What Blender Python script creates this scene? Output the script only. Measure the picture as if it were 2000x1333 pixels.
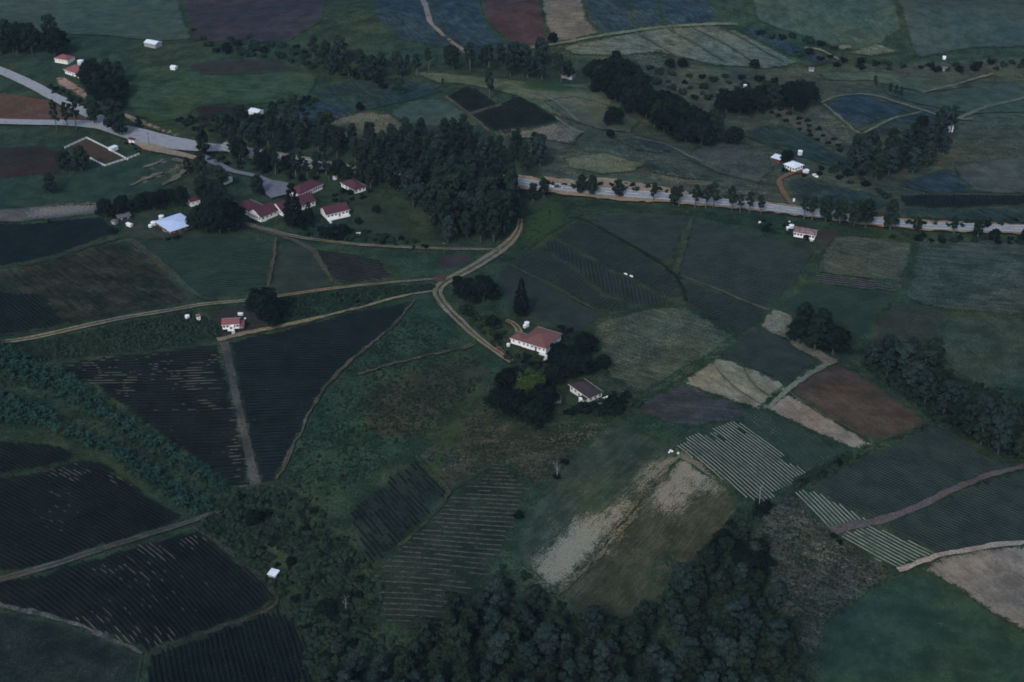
import bpy, math, random
import numpy as np
from mathutils import Vector, geometry as mgeo
random.seed(7); RNG = np.random.default_rng(11)
for o in list(bpy.data.objects): bpy.data.objects.remove(o)
S = bpy.context.scene
COL = S.collection
R = math.radians
# ------------------------------------------------------------------ camera
CH, PITCH, F = 327.0, 31.0, 2600.0            # height, depression, focal length (px of a 2000 px wide frame)
cd = bpy.data.cameras.new('camera'); cam = bpy.data.objects.new('camera', cd); COL.objects.link(cam)
cd.sensor_width = 36; cd.lens = 36 * F / 2000; cd.clip_start = 1; cd.clip_end = 30000
cam.location = (0, 0, CH); cam.rotation_euler = (R(90 - PITCH), 0, 0); S.camera = cam
S.render.resolution_x, S.render.resolution_y = 1024, 682
# ------------------------------------------------------------------ sky, sun, exposure
SUN_EL, SUN_AZ = 40, 202                      # sun behind the camera, a little to the left (azimuth clockwise from +Y)
w = bpy.data.worlds.new('World'); S.world = w; w.use_nodes = True
nt = w.node_tree; nt.nodes.clear()
sky = nt.nodes.new('ShaderNodeTexSky'); sky.sky_type = 'NISHITA'; sky.sun_disc = False
sky.sun_elevation = R(SUN_EL); sky.sun_rotation = R(SUN_AZ); sky.air_density = 1.3; sky.dust_density = 2.0; sky.ozone_density = 2.0
bg = nt.nodes.new('ShaderNodeBackground'); bg.inputs['Strength'].default_value = 0.13
wo = nt.nodes.new('ShaderNodeOutputWorld')
nt.links.new(sky.outputs[0], bg.inputs[0]); nt.links.new(bg.outputs[0], wo.inputs[0])
sd = bpy.data.lights.new('sun', 'SUN'); sd.energy = 1.25; sd.angle = R(11); sd.color = (0.97, 0.98, 1.0)
sun = bpy.data.objects.new('sun', sd); COL.objects.link(sun)
sv = Vector((math.sin(R(SUN_AZ)) * math.cos(R(SUN_EL)), math.cos(R(SUN_AZ)) * math.cos(R(SUN_EL)), math.sin(R(SUN_EL))))
sun.rotation_euler = sv.to_track_quat('Z', 'Y').to_euler()
S.view_settings.view_transform = 'Standard'; S.view_settings.look = 'None'
S.view_settings.gamma = 1; S.view_settings.use_curve_mapping = False
S.view_settings.exposure = 0.28
S.render.engine = 'CYCLES'; S.cycles.filter_width = 1.75
# ------------------------------------------------------------------ terrain height
cP, sP = math.cos(R(PITCH)), math.sin(R(PITCH))
def rays(px, py):
    px = np.asarray(px, float); py = np.asarray(py, float)
    a = (px - 1000) / F; b = -(py - 666.5) / F
    return np.stack([a, cP + b * sP, -sP + b * cP], -1)
def flat(px, py, z=0):
    d = rays(px, py); t = (z - CH) / d[..., 2]
    return d[..., 0] * t, d[..., 1] * t
# bumps: (px, py, radius along, radius across, angle deg, height)
BUMPS = [(1330, 930, 60, 38, -55, 6.5), (1150, 1010, 50, 40, 30, 2.5), (730, 245, 42, 30, 10, 7), (1400, 75, 210, 55, 5, 20),
 (520, 1130, 26, 110, 25, -6), (290, 880, 120, 22, -48, -4), (280, 1150, 55, 40, 0, 4), (1720, 790, 60, 40, -30, 4),
 (640, 760, 70, 50, 40, 4), (1150, 545, 85, 45, -20, 3.5), (1450, 520, 80, 50, 0, 3), (1240, 200, 130, 30, -35, -7),
 (930, 185, 50, 35, 0, 5), (1180, 210, 70, 35, 0, 5), (500, 150, 110, 60, 0, 8), (1750, 230, 90, 50, 20, 5),
 (850, 60, 160, 50, 0, 12), (900, 1270, 120, 40, 0, -6), (1500, 1160, 60, 60, 0, -5), (1850, 760, 100, 22, -40, -5),
 (130, 130, 60, 50, 0, 8), (1700, 980, 90, 60, 0, 3), (1800, 70, 160, 60, 0, 8), (1280, 320, 80, 30, -5, 3)]
BP = []
for (px, py, ra, rb, an, am) in BUMPS:
    x, y = flat(px, py); BP.append((float(x), float(y), ra, rb, math.cos(R(an)), math.sin(R(an)), am))
def H(x, y):
    x = np.asarray(x, float); y = np.asarray(y, float)
    z = 2.2 * np.sin(x / 95 + 1.1) * np.sin(y / 120 + .4) + 1.2 * np.sin(x / 47 - y / 70) + 0.35 * np.sin(x / 17 + 1.3) * np.sin(y / 21)
    for (bx, by, ra, rb, c, s, am) in BP:
        u = (x - bx) * c + (y - by) * s; v = -(x - bx) * s + (y - by) * c
        z = z + am * np.exp(-0.5 * ((u / ra) ** 2 + (v / rb) ** 2))
    far = np.clip((y - 1150) / 1500, 0, 1) ** 1.5
    z = z + far * (60 + 55 * np.sin(x / 410 + .6) * np.cos(y / 520) + 40 * np.sin(x / 230 + y / 350))
    side = np.clip((np.abs(x) - 650) / 1500, 0, 1) ** 1.5
    return z + side * (35 + 30 * np.sin(y / 330) * np.cos(x / 400))
def G(px, py, dz=0.0):
    """point of the land (raised by dz) seen at that place of the photograph"""
    px = np.atleast_1d(np.asarray(px, float)); py = np.atleast_1d(np.asarray(py, float))
    d = rays(px, py)
    t0 = (45 - CH) / d[:, 2]; t1 = (-40 - CH) / d[:, 2]
    K = 220; fr = np.linspace(0, 1, K)
    t = t0[:, None] + (t1 - t0)[:, None] * fr
    x = d[:, 0:1] * t; y = d[:, 1:2] * t; z = CH + d[:, 2:3] * t
    f = z - (H(x, y) + dz)
    i = np.argmax(f < 0, axis=1); i = np.clip(i, 1, K - 1); r = np.arange(len(px))
    fa, fb = f[r, i - 1], f[r, i]; q = fa / (fa - fb + 1e-9)
    tt = t[r, i - 1] + (t[r, i] - t[r, i - 1]) * q
    x = d[:, 0] * tt; y = d[:, 1] * tt
    return np.stack([x, y, H(x, y)], -1)
def g1(px, py, dz=0.0): return Vector(G(px, py, dz)[0])
# ------------------------------------------------------------------ tagging helpers
def tag(o, label=None, cat=None, group=None, kind=None):
    if label: o['label'] = label
    if cat: o['category'] = cat
    if group: o['group'] = group
    if kind: o['kind'] = kind
    return o
def empty(name, loc, rz=0):
    o = bpy.data.objects.new(name, None); COL.objects.link(o); o.location = loc; o.rotation_euler = (0, 0, rz)
    o.empty_display_size = 1; return o
def link(name, me, parent=None, loc=None, rz=0.0, sc=None):
    o = bpy.data.objects.new(name, me); COL.objects.link(o)
    if parent is not None: o.parent = parent
    if loc is not None: o.location = loc
    if rz: o.rotation_euler = (0, 0, rz)
    if sc is not None: o.scale = sc
    return o
class MB:
    def __init__(s): s.v = []; s.f = []; s.m = []
    def add(s, vs, fs, m=0):
        n = len(s.v); s.v += [tuple(p) for p in vs]; s.f += [tuple(n + i for i in f) for f in fs]; s.m += [m] * len(fs)
    def box(s, x0, x1, y0, y1, z0, z1, m=0):
        s.add([(x0, y0, z0), (x1, y0, z0), (x1, y1, z0), (x0, y1, z0), (x0, y0, z1), (x1, y0, z1), (x1, y1, z1), (x0, y1, z1)],
              [(0, 3, 2, 1), (4, 5, 6, 7), (0, 1, 5, 4), (1, 2, 6, 5), (2, 3, 7, 6), (3, 0, 4, 7)], m)
    def tube(s, pts, rads, n=6, m=0, cap=True):
        pts = [Vector(p) for p in pts]; base = len(s.v); ring = []
        for i, p in enumerate(pts):
            d = (pts[min(i + 1, len(pts) - 1)] - pts[max(i - 1, 0)]).normalized()
            a = d.orthogonal().normalized() if abs(d.z) < .95 else Vector((1, 0, 0)); a = (a - d * a.dot(d)).normalized(); b = d.cross(a)
            for k in range(n):
                t = 2 * math.pi * k / n; q = p + (a * math.cos(t) + b * math.sin(t)) * rads[i]; s.v.append(tuple(q))
        for i in range(len(pts) - 1):
            for k in range(n):
                s.f.append((base + i * n + k, base + i * n + (k + 1) % n, base + (i + 1) * n + (k + 1) % n, base + (i + 1) * n + k)); s.m.append(m)
        if cap:
            s.f.append(tuple(base + k for k in range(n))[::-1]); s.m.append(m)
            s.f.append(tuple(base + (len(pts) - 1) * n + k for k in range(n))); s.m.append(m)
    def mesh(s, name, mats, smooth=False):
        me = bpy.data.meshes.new(name); me.from_pydata(s.v, [], s.f)
        for mt in (mats if isinstance(mats, (list, tuple)) else [mats]): me.materials.append(mt)
        me.polygons.foreach_set('material_index', s.m)
        if smooth: me.polygons.foreach_set('use_smooth', [True] * len(s.f))
        me.update(); return me
# ------------------------------------------------------------------ materials
def new_mat(name):
    m = bpy.data.materials.new(name); m.use_nodes = True; t = m.node_tree; t.nodes.clear()
    o = t.nodes.new('ShaderNodeOutputMaterial'); b = t.nodes.new('ShaderNodeBsdfPrincipled'); t.links.new(b.outputs[0], o.inputs[0])
    b.inputs['Roughness'].default_value = .9; b.inputs['Specular IOR Level'].default_value = .15
    return m, t, b
def nmath(t, op, a, b=None, c=None, clamp=False):
    n = t.nodes.new('ShaderNodeMath'); n.operation = op; n.use_clamp = clamp
    for i, v in enumerate((a, b, c)):
        if v is None: continue
        if isinstance(v, (int, float)): n.inputs[i].default_value = v
        else: t.links.new(v, n.inputs[i])
    return n.outputs[0]
def nmix(t, fac, a, b, mode='MIX'):
    n = t.nodes.new('ShaderNodeMix'); n.data_type = 'RGBA'; n.blend_type = mode
    if isinstance(fac, (int, float)): n.inputs[0].default_value = fac
    else: t.links.new(fac, n.inputs[0])
    for i, v in ((6, a), (7, b)):
        if isinstance(v, tuple): n.inputs[i].default_value = (*v, 1) if len(v) == 3 else v
        else: t.links.new(v, n.inputs[i])
    return n.outputs[2]
def nnoise(t, vec, scale, detail=3, rough=.55, dist=0):
    n = t.nodes.new('ShaderNodeTexNoise'); n.inputs['Scale'].default_value = scale; n.inputs['Detail'].default_value = detail
    n.inputs['Roughness'].default_value = rough; n.inputs['Distortion'].default_value = dist
    t.links.new(vec, n.inputs['Vector']); return n.outputs['Fac']
def nramp(t, f, lo, hi):
    n = t.nodes.new('ShaderNodeMapRange'); n.inputs[1].default_value = lo; n.inputs[2].default_value = hi; n.interpolation_type = 'SMOOTHSTEP'
    t.links.new(f, n.inputs[0]); return n.outputs[0]
def land_mat(name, c1, c2, dry=(.17, .155, .11), streak=None, fine=1.0, spot=None, bump=.6, coarse=.045, bare=None, cont=.6):
    """grass, soil or crop cover: three scales of mottling, optional streaks along a ground direction, dry patches from the 'dry' attribute"""
    m, t, b = new_mat(name)
    co = t.nodes.new('ShaderNodeTexCoord').outputs['Object']
    n1 = nnoise(t, co, coarse, 4, .6); n2 = nnoise(t, co, .22, 4, .65, .4); n3 = nnoise(t, co, 1.1 * fine, 3, .7)
    k = nramp(t, nmath(t, 'ADD', nmath(t, 'MULTIPLY', n1, .55), nmath(t, 'MULTIPLY', n2, .45)), .38, .62)
    c = nmix(t, k, c1, c2)
    st = None
    if streak is not None:
        mp = t.nodes.new('ShaderNodeMapping'); mp.vector_type = 'POINT'; mp.inputs['Rotation'].default_value = (0, 0, -streak[0])
        t.links.new(co, mp.inputs['Vector']); m2 = t.nodes.new('ShaderNodeMapping'); m2.inputs['Scale'].default_value = (.07, streak[1], 1)
        t.links.new(mp.outputs[0], m2.inputs['Vector']); st = nnoise(t, m2.outputs[0], 1.0, 3, .7)
        sc = nmath(t, 'ADD', nmath(t, 'MULTIPLY', nramp(t, st, .3, .7), .9 * streak[2]), 1 - .45 * streak[2])
        c = nmix(t, 1.0, c, sc, 'MULTIPLY')
    sp = nmath(t, 'ADD', nmath(t, 'MULTIPLY', nramp(t, n3, .3, .7), cont * 1.2), 1 - cont * .6)
    sp = nmath(t, 'MULTIPLY', sp, nmath(t, 'ADD', nmath(t, 'MULTIPLY', nramp(t, nnoise(t, co, .09, 5, .7), .3, .7), .5), .75))
    c = nmix(t, 1.0, c, sp, 'MULTIPLY')
    at = t.nodes.new('ShaderNodeAttribute'); at.attribute_name = 'dry'
    e = nmath(t, 'ADD', at.outputs['Fac'], nmath(t, 'MULTIPLY', nmath(t, 'SUBTRACT', n2, .5), .9))
    e = nmath(t, 'ADD', e, nmath(t, 'MULTIPLY', nmath(t, 'SUBTRACT', n3, .5), 1.7))
    if st is not None: e = nmath(t, 'ADD', e, nmath(t, 'MULTIPLY', nmath(t, 'SUBTRACT', st, .5), .9))
    dv = nmix(t, nramp(t, n3, .35, .65), tuple(v * .62 for v in dry), dry)
    c = nmix(t, nramp(t, e, .25, .85), c, dv)
    at2 = t.nodes.new('ShaderNodeAttribute'); at2.attribute_name = 'lush'
    e2 = nmath(t, 'ADD', at2.outputs['Fac'], nmath(t, 'MULTIPLY', nmath(t, 'SUBTRACT', n2, .5), 1.0))
    c = nmix(t, nramp(t, e2, .35, .8), c, (.028, .052, .024))
    if spot:
        n4 = nnoise(t, co, .8, 2, .5); c = nmix(t, nramp(t, n4, spot[1], spot[1] + .05), c, spot[0])
    at3 = t.nodes.new('ShaderNodeAttribute'); at3.attribute_name = 'edge'
    e3 = nmath(t, 'ADD', at3.outputs['Fac'], nmath(t, 'ADD', nmath(t, 'MULTIPLY', nmath(t, 'SUBTRACT', n3, .5), 1.1), nmath(t, 'MULTIPLY', nmath(t, 'SUBTRACT', n2, .5), .9)))
    gr = nmix(t, k, (.020, .034, .023), (.034, .050, .031)); gr = nmix(t, 1.0, gr, sp, 'MULTIPLY')
    c = nmix(t, nramp(t, e3, .12, .42), gr, c)
    wt = nramp(t, nnoise(t, co, .014, 3, .55), .36, .64)
    c = nmix(t, 1.0, c, nmix(t, wt, (.90, 1.0, 1.06), (1.11, 1.03, .92)), 'MULTIPLY')
    hs = t.nodes.new('ShaderNodeHueSaturation'); hs.inputs['Saturation'].default_value = 1.08; t.links.new(c, hs.inputs['Color']); c = hs.outputs[0]
    t.links.new(c, b.inputs['Base Color'])
    bu = t.nodes.new('ShaderNodeBump'); bu.inputs['Strength'].default_value = bump; bu.inputs['Distance'].default_value = .5
    t.links.new(nmath(t, 'ADD', n3, nmath(t, 'MULTIPLY', n2, 1.5)), bu.inputs['Height']); t.links.new(bu.outputs[0], b.inputs['Normal'])
    b.inputs['Specular IOR Level'].default_value = .01
    return m
def leaf_mat(name, c1, c2, scale=.35, rnd=.5, tr=0.0):
    m, t, b = new_mat(name)
    oi = t.nodes.new('ShaderNodeObjectInfo'); co = t.nodes.new('ShaderNodeTexCoord').outputs['Object']
    n = nnoise(t, co, scale, 3, .7)
    k = nmath(t, 'ADD', nmath(t, 'MULTIPLY', oi.outputs['Random'], rnd), nmath(t, 'MULTIPLY', nramp(t, n, .3, .7), 1 - rnd), clamp=True)
    t.links.new(nmix(t, k, c1, c2), b.inputs['Base Color'])
    b.inputs['Roughness'].default_value = .8; b.inputs['Specular IOR Level'].default_value = .02
    return m
def plain_mat(name, c, rough=.6, var=.15, scale=2.0, metal=0, streakz=False, spec=.3, dirt=None):
    m, t, b = new_mat(name); co = t.nodes.new('ShaderNodeTexCoord').outputs['Object']
    if streakz:
        mp = t.nodes.new('ShaderNodeMapping'); mp.inputs['Scale'].default_value = (3, 3, .3); t.links.new(co, mp.inputs['Vector']); co = mp.outputs[0]
    n = nnoise(t, co, scale, 4, .65); d = dirt or tuple(v * .55 for v in c)
    t.links.new(nmix(t, nmath(t, 'MULTIPLY', nramp(t, n, .4, .75), var * 3, clamp=True), c, d), b.inputs['Base Color'])
    b.inputs['Roughness'].default_value = rough; b.inputs['Metallic'].default_value = metal; b.inputs['Specular IOR Level'].default_value = spec
    return m
def roof_mat(name, c, c2, rough=.55):
    m, t, b = new_mat(name); co = t.nodes.new('ShaderNodeTexCoord').outputs['Object']
    n = nnoise(t, co, .5, 5, .7); n2 = nnoise(t, co, 3, 3, .6)
    k = nmath(t, 'ADD', nmath(t, 'MULTIPLY', n, .7), nmath(t, 'MULTIPLY', n2, .3))
    t.links.new(nmix(t, nramp(t, k, .4, .65), c, c2), b.inputs['Base Color']); b.inputs['Roughness'].default_value = rough
    b.inputs['Specular IOR Level'].default_value = .25
    return m
M = {}
M['soil'] = land_mat('dark_soil', (.007, .010, .010), (.011, .015, .014), dry=(.22, .17, .10), cont=.8, spot=((.11, .09, .06), .70))
M['soil_mid'] = land_mat('mid_soil', (.015, .021, .021), (.021, .027, .025), dry=(.2, .16, .1), cont=.6)
M['crop_mid'] = leaf_mat('mid_crop_leaf', (.016, .025, .023), (.027, .040, .034), scale=.10, rnd=.0)
M['soil_left'] = M['soil']
M['soil_red'] = land_mat('brown_soil', (.030, .027, .024), (.042, .036, .030), dry=(.15, .12, .09), cont=.6)
M['crop'] = leaf_mat('crop_leaf', (.005, .008, .008), (.010, .015, .014), scale=.10, rnd=.0)
M['crop_green'] = leaf_mat('green_crop_leaf', (.013, .027, .021), (.024, .042, .030), scale=.12, rnd=.0)
M['crop_blue'] = leaf_mat('bluish_crop_leaf', (.005, .009, .011), (.010, .016, .018), scale=.10, rnd=.0)
M['mulch'] = plain_mat('pale_row_mulch', (.165, .175, .145), .9, .3, .18, dirt=(.05, .065, .05))
M['straw_row'] = plain_mat('straw_trash_row', (.052, .054, .041), .9, .8, .5, dirt=(.016, .024, .018))
M['dash'] = plain_mat('dry_leaf', (.082, .078, .060), .9, .3, .6)
M['trunk'] = plain_mat('pale_bark', (.10, .10, .09), .9, .3, 1)
M['trunk_dark'] = plain_mat('dark_bark', (.07, .055, .045), .9, .3, 1)
M['deadwood'] = plain_mat('bleached_wood', (.19, .20, .20), .9, .2, 1)
M['gum'] = leaf_mat('gum_leaf', (.006, .012, .009), (.022, .037, .024))
M['gum_pale'] = leaf_mat('pale_gum_leaf', (.008, .016, .014), (.028, .046, .040))
M['shade'] = leaf_mat('dense_dark_leaf', (.003, .006, .005), (.010, .018, .013))
M['bright'] = leaf_mat('bright_leaf', (.020, .036, .012), (.040, .066, .020))
M['bush'] = leaf_mat('scrub_leaf', (.008, .017, .012), (.024, .042, .026))
M['banana'] = leaf_mat('banana_leaf', (.007, .019, .015), (.027, .060, .043))
M['pine'] = leaf_mat('pine_needle', (.004, .008, .007), (.010, .017, .013))
M['asphalt'] = plain_mat('worn_asphalt', (.25, .26, .275), .85, .3, .35, dirt=(.17, .17, .17))
M['asphalt2'] = plain_mat('yard_asphalt', (.13, .14, .16), .85, .2, .3)
M['paint'] = plain_mat('road_paint', (.75, .75, .72), .7, .2, 1)
M['white'] = plain_mat('white_boards', (.80, .80, .78), .6, .10, .8, streakz=True)
M['cream'] = plain_mat('cream_boards', (.76, .76, .66), .6, .15, .8, streakz=True)
M['grey'] = plain_mat('grey_boards', (.30, .31, .32), .7, .2, .8)
M['tank'] = plain_mat('tank_zinc', (.55, .58, .60), .5, .2, .8, streakz=True)
M['glass'] = plain_mat('window_glass', (.02, .025, .03), .12, .05, 1, spec=.5)
M['dark'] = plain_mat('dark_timber', (.03, .025, .025), .8, .2, 1)
M['maroon'] = plain_mat('maroon_boards', (.10, .03, .035), .7, .2, 1)
M['roof_pink'] = roof_mat('faded_red_roof', (.155, .066, .058), (.12, .052, .048))
M['roof_red'] = roof_mat('dark_red_roof', (.085, .026, .034), (.055, .02, .026))
M['roof_brown'] = roof_mat('brown_roof', (.040, .028, .028), (.028, .021, .021))
M['roof_rose'] = roof_mat('rose_roof', (.22, .075, .078), (.16, .062, .064))
M['roof_zinc'] = roof_mat('sky_tinted_zinc_roof', (.50, .60, .80), (.42, .50, .66), .5)  # bare zinc; the sky's blue reflection is put into the base colour
M['roof_white'] = roof_mat('white_roof', (.70, .74, .80), (.55, .58, .62), .5)
M['roof_old'] = roof_mat('weathered_red_roof', (.13, .055, .055), (.24, .20, .20))
M['roof_grey'] = roof_mat('grey_roof', (.12, .125, .14), (.07, .07, .08))
M['chrome'] = plain_mat('bright_metal', (.6, .6, .6), .3, .05, 1, metal=1)
M['car'] = plain_mat('white_car_paint', (.80, .80, .80), .3, .05, 1, spec=.5)
M['rubber'] = plain_mat('rubber', (.02, .02, .02), .8, .1, 1)
M['lamp'] = plain_mat('lamp_glass', (.5, .5, .45), .2, .05, 1)
# ------------------------------------------------------------------ the land
def axis(lo, hi, st, far_lo, far_hi):
    a = list(np.arange(lo, hi + .1, st)); s = st; v = hi
    while v < far_hi: s *= 1.25; v += s; a.append(v)
    s = st; v = lo; b = []
    while v > far_lo: s *= 1.25; v -= s; b.append(v)
    return np.array(b[::-1] + a)
GS = 5.0
AX = axis(-500, 500, GS, -9000, 9000); AY = axis(200, 1300, GS, -4000, 14000)
XX, YY = np.meshgrid(AX, AY, indexing='ij'); ZZ = H(XX, YY)
nx, ny = XX.shape
# patches of dry and of lush ground: (px, py, rx, ry, angle(px), strength)
DRY = [(1118, 1076, 84, 32, -50, .98), (1085, 1106, 40, 32, -40, .95), (1200, 1012, 54, 20, -48, .72), (1348, 915, 42, 24, 40, .98), (1320, 958, 54, 38, -40, .74), (1285, 925, 50, 22, -30, .6), (1390, 945, 30, 18, 40, .5), (1290, 905, 40, 10, -20, .5),
       (1240, 965, 60, 8, -50, .45), (1205, 1045, 70, 7, -50, .6), (1120, 848, 60, 22, -5, .30), (720, 232, 55, 10, 0, .55), (760, 250, 40, 14, 25, .4),
       (1200, 100, 140, 22, 5, .35), (1380, 70, 90, 16, 10, .2), (1040, 258, 70, 8, -3, .7), (1100, 190, 90, 16, 10, .55), (870, 150, 70, 8, 8, .30), (1170, 320, 70, 22, 0, .55), (1270, 300, 60, 14, 15, .3),
       (1330, 350, 70, 10, 8, .5), (1430, 375, 60, 14, 0, .4), (1620, 245, 40, 20, 40, .35), (1850, 130, 90, 10, -5, .25), (1250, 660, 90, 22, -20, .12), (1230, 700, 70, 20, -20, .25), (1700, 500, 90, 18, 3, .10),
       (120, 412, 70, 10, -6, .8), (300, 345, 28, 3, -24, .9), (310, 322, 18, 3, -24, .9), (930, 870, 60, 14, -30, .15), (1010, 900, 60, 16, 0, .10), (345, 330, 30, 6, -40, .5), (480, 455, 50, 8, 20, .25), (1440, 300, 60, 12, 5, .25),
       (1560, 1020, 40, 14, 45, .25), (1620, 1090, 70, 40, 20, .25), (1560, 1180, 30, 50, 0, .2), (1500, 345, 18, 30, 5, .25), (1850, 480, 60, 16, 0, .2), (1495, 830, 40, 18, 30, .45), (1480, 860, 25, 14, 30, .2)]
LUSH = [(1060, 440, 50, 26, -45, .9), (960, 480, 20, 20, 0, .4), (860, 900, 40, 10, -40, .9), (880, 850, 35, 22, -40, .7), (1150, 985, 30, 20, 0, .7), (1240, 250, 60, 10, 8, .6), (1070, 172, 60, 9, 5, .8),
        (640, 135, 60, 8, 35, .7), (1420, 133, 30, 6, 0, .6), (300, 235, 50, 12, 20, .7), (1370, 150, 60, 16, 15, .3), (1210, 815, 30, 16, 30, .6), (1680, 890, 40, 8, -10, .8), (700, 545, 90, 20, -8, .25),
        (700, 620, 60, 14, -20, .3), (1200, 345, 80, 10, 5, .5), (1150, 335, 60, 8, 0, .5), (620, 1210, 50, 40, 40, .2), (1480, 440, 60, 8, 6, .5), (1700, 450, 80, 8, 3, .25)]
def patch(lst, x, y, z):
    dx = np.asarray(x); dy = np.asarray(y); dz = np.asarray(z) - CH
    dep = dy * cP - dz * sP; px = 1000 + F * dx / np.maximum(dep, 1); py = 666.5 - F * (dy * sP + dz * cP) / np.maximum(dep, 1)
    out = np.zeros(dx.shape)
    for (cx, cy, rx, ry, an, st) in lst:
        c, s = math.cos(R(an)), math.sin(R(an)); u = (px - cx) * c + (py - cy) * s; v = -(px - cx) * s + (py - cy) * c
        out = np.maximum(out, st * np.exp(-((u / rx) ** 4 + (v / ry) ** 4) * .7))
    out[dep < 100] = 0
    return out
def set_attrs(me, x, y, z, edge=None):
    a = me.attributes.new('edge', 'FLOAT', 'POINT'); a.data.foreach_set('value', (np.ones(len(x)) if edge is None else edge).astype(np.float32))
    for nm, lst in (('dry', DRY), ('lush', LUSH)):
        a = me.attributes.new(nm, 'FLOAT', 'POINT'); a.data.foreach_set('value', patch(lst, x, y, z).astype(np.float32))
me = bpy.data.meshes.new('land')
idx = np.arange(nx * ny).reshape(nx, ny)
q = np.stack([idx[:-1, :-1], idx[1:, :-1], idx[1:, 1:], idx[:-1, 1:]], -1).reshape(-1, 4)
me.from_pydata(np.stack([XX.ravel(), YY.ravel(), ZZ.ravel()], -1).tolist(), [], q.tolist())
me.polygons.foreach_set('use_smooth', [True] * len(q)); set_attrs(me, XX.ravel(), YY.ravel(), ZZ.ravel())
me.materials.append(land_mat('rough_grass', (.020, .034, .023), (.034, .050, .031), cont=.8))
land = link('ground', me); tag(land, 'rolling green farmland reaching to the horizon', kind='structure')
# ------------------------------------------------------------------ field sheets
def inpoly(P, x, y):
    x = np.asarray(x); y = np.asarray(y); c = np.zeros(x.shape, bool); n = len(P)
    for i in range(n):
        x0, y0 = P[i][0], P[i][1]; x1, y1 = P[(i + 1) % n][0], P[(i + 1) % n][1]
        if y0 == y1: continue
        c ^= ((y0 > y) != (y1 > y)) & (x < (x1 - x0) * (y - y0) / (y1 - y0) + x0)
    return c
def pix_poly(pts): return G([p[0] for p in pts], [p[1] for p in pts])
def dens_poly(P, st=4.0, jit=.5, smooth=True):
    out = []; n = len(P)
    for i in range(n):
        a = np.array(P[i][:2]); b = np.array(P[(i + 1) % n][:2]); L = np.linalg.norm(b - a); k = max(1, int(L / st)); d = (b - a) / max(L, 1e-6); nr = np.array([-d[1], d[0]])
        for j in range(k):
            p = a + (b - a) * j / k; w_ = math.sin(math.pi * j / k)
            p = p + nr * (random.uniform(-jit, jit) * min(1, w_ * 3) + jit * 1.2 * math.sin(j * .7 + i) * w_)
            out.append(p)
    return out
FOFF = [0.10]
def sheet(name, label, pts, mat, jit=.5, world=None, off=None, ed=5.0):
    P = pix_poly(pts) if world is None else world
    B = dens_poly(P, 4.0, jit)
    Bx = np.array([p[0] for p in B]); By = np.array([p[1] for p in B])
    x0, x1, y0, y1 = Bx.min(), Bx.max(), By.min(), By.max()
    gx = AX[(AX > x0) & (AX < x1)]; gy = AY[(AY > y0) & (AY < y1)]
    verts = [Vector((float(a), float(b))) for a, b in zip(Bx, By)]; nb = len(verts)
    if len(gx) and len(gy):
        A, C = np.meshgrid(gx, gy); A = A.ravel(); C = C.ravel(); k = inpoly(B, A, C)
        A, C = A[k], C[k]
        dmin = np.full(A.shape, 1e9)
        for a, b in zip(Bx, By): dmin = np.minimum(dmin, (A - a) ** 2 + (C - b) ** 2)
        k = dmin > 1.0; verts += [Vector((float(a), float(b))) for a, b in zip(A[k], C[k])]
    edges = [(i, (i + 1) % nb) for i in range(nb)]
    v, e, f, *_ = mgeo.delaunay_2d_cdt(verts, edges, [], 0, 1e-4)
    vx = np.array([p.x for p in v]); vy = np.array([p.y for p in v])
    fs = [t for t in f]; cx = np.array([np.mean([vx[i] for i in t]) for t in fs]); cy = np.array([np.mean([vy[i] for i in t]) for t in fs])
    k = inpoly(B, cx, cy); fs = [t for t, q_ in zip(fs, k) if q_]
    if off is None: FOFF[0] += .006; off = FOFF[0]
    hz = H(vx, vy)
    me = bpy.data.meshes.new(name); me.from_pydata([(float(a), float(b), float(c) + off) for a, b, c in zip(vx, vy, hz)], [], fs)
    me.polygons.foreach_set('use_smooth', [True] * len(me.polygons)); 
    dm = np.full(vx.shape, 1e9)
    for a, b in zip(Bx, By): dm = np.minimum(dm, (vx - a) ** 2 + (vy - b) ** 2)
    set_attrs(me, vx, vy, hz, (np.clip(np.sqrt(dm) / ed, 0, 1) if ed else np.ones(vx.shape))); me.materials.append(mat)
    me.validate()
    o = link(name, me); tag(o, label, kind='structure')
    return o, B, off
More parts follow.
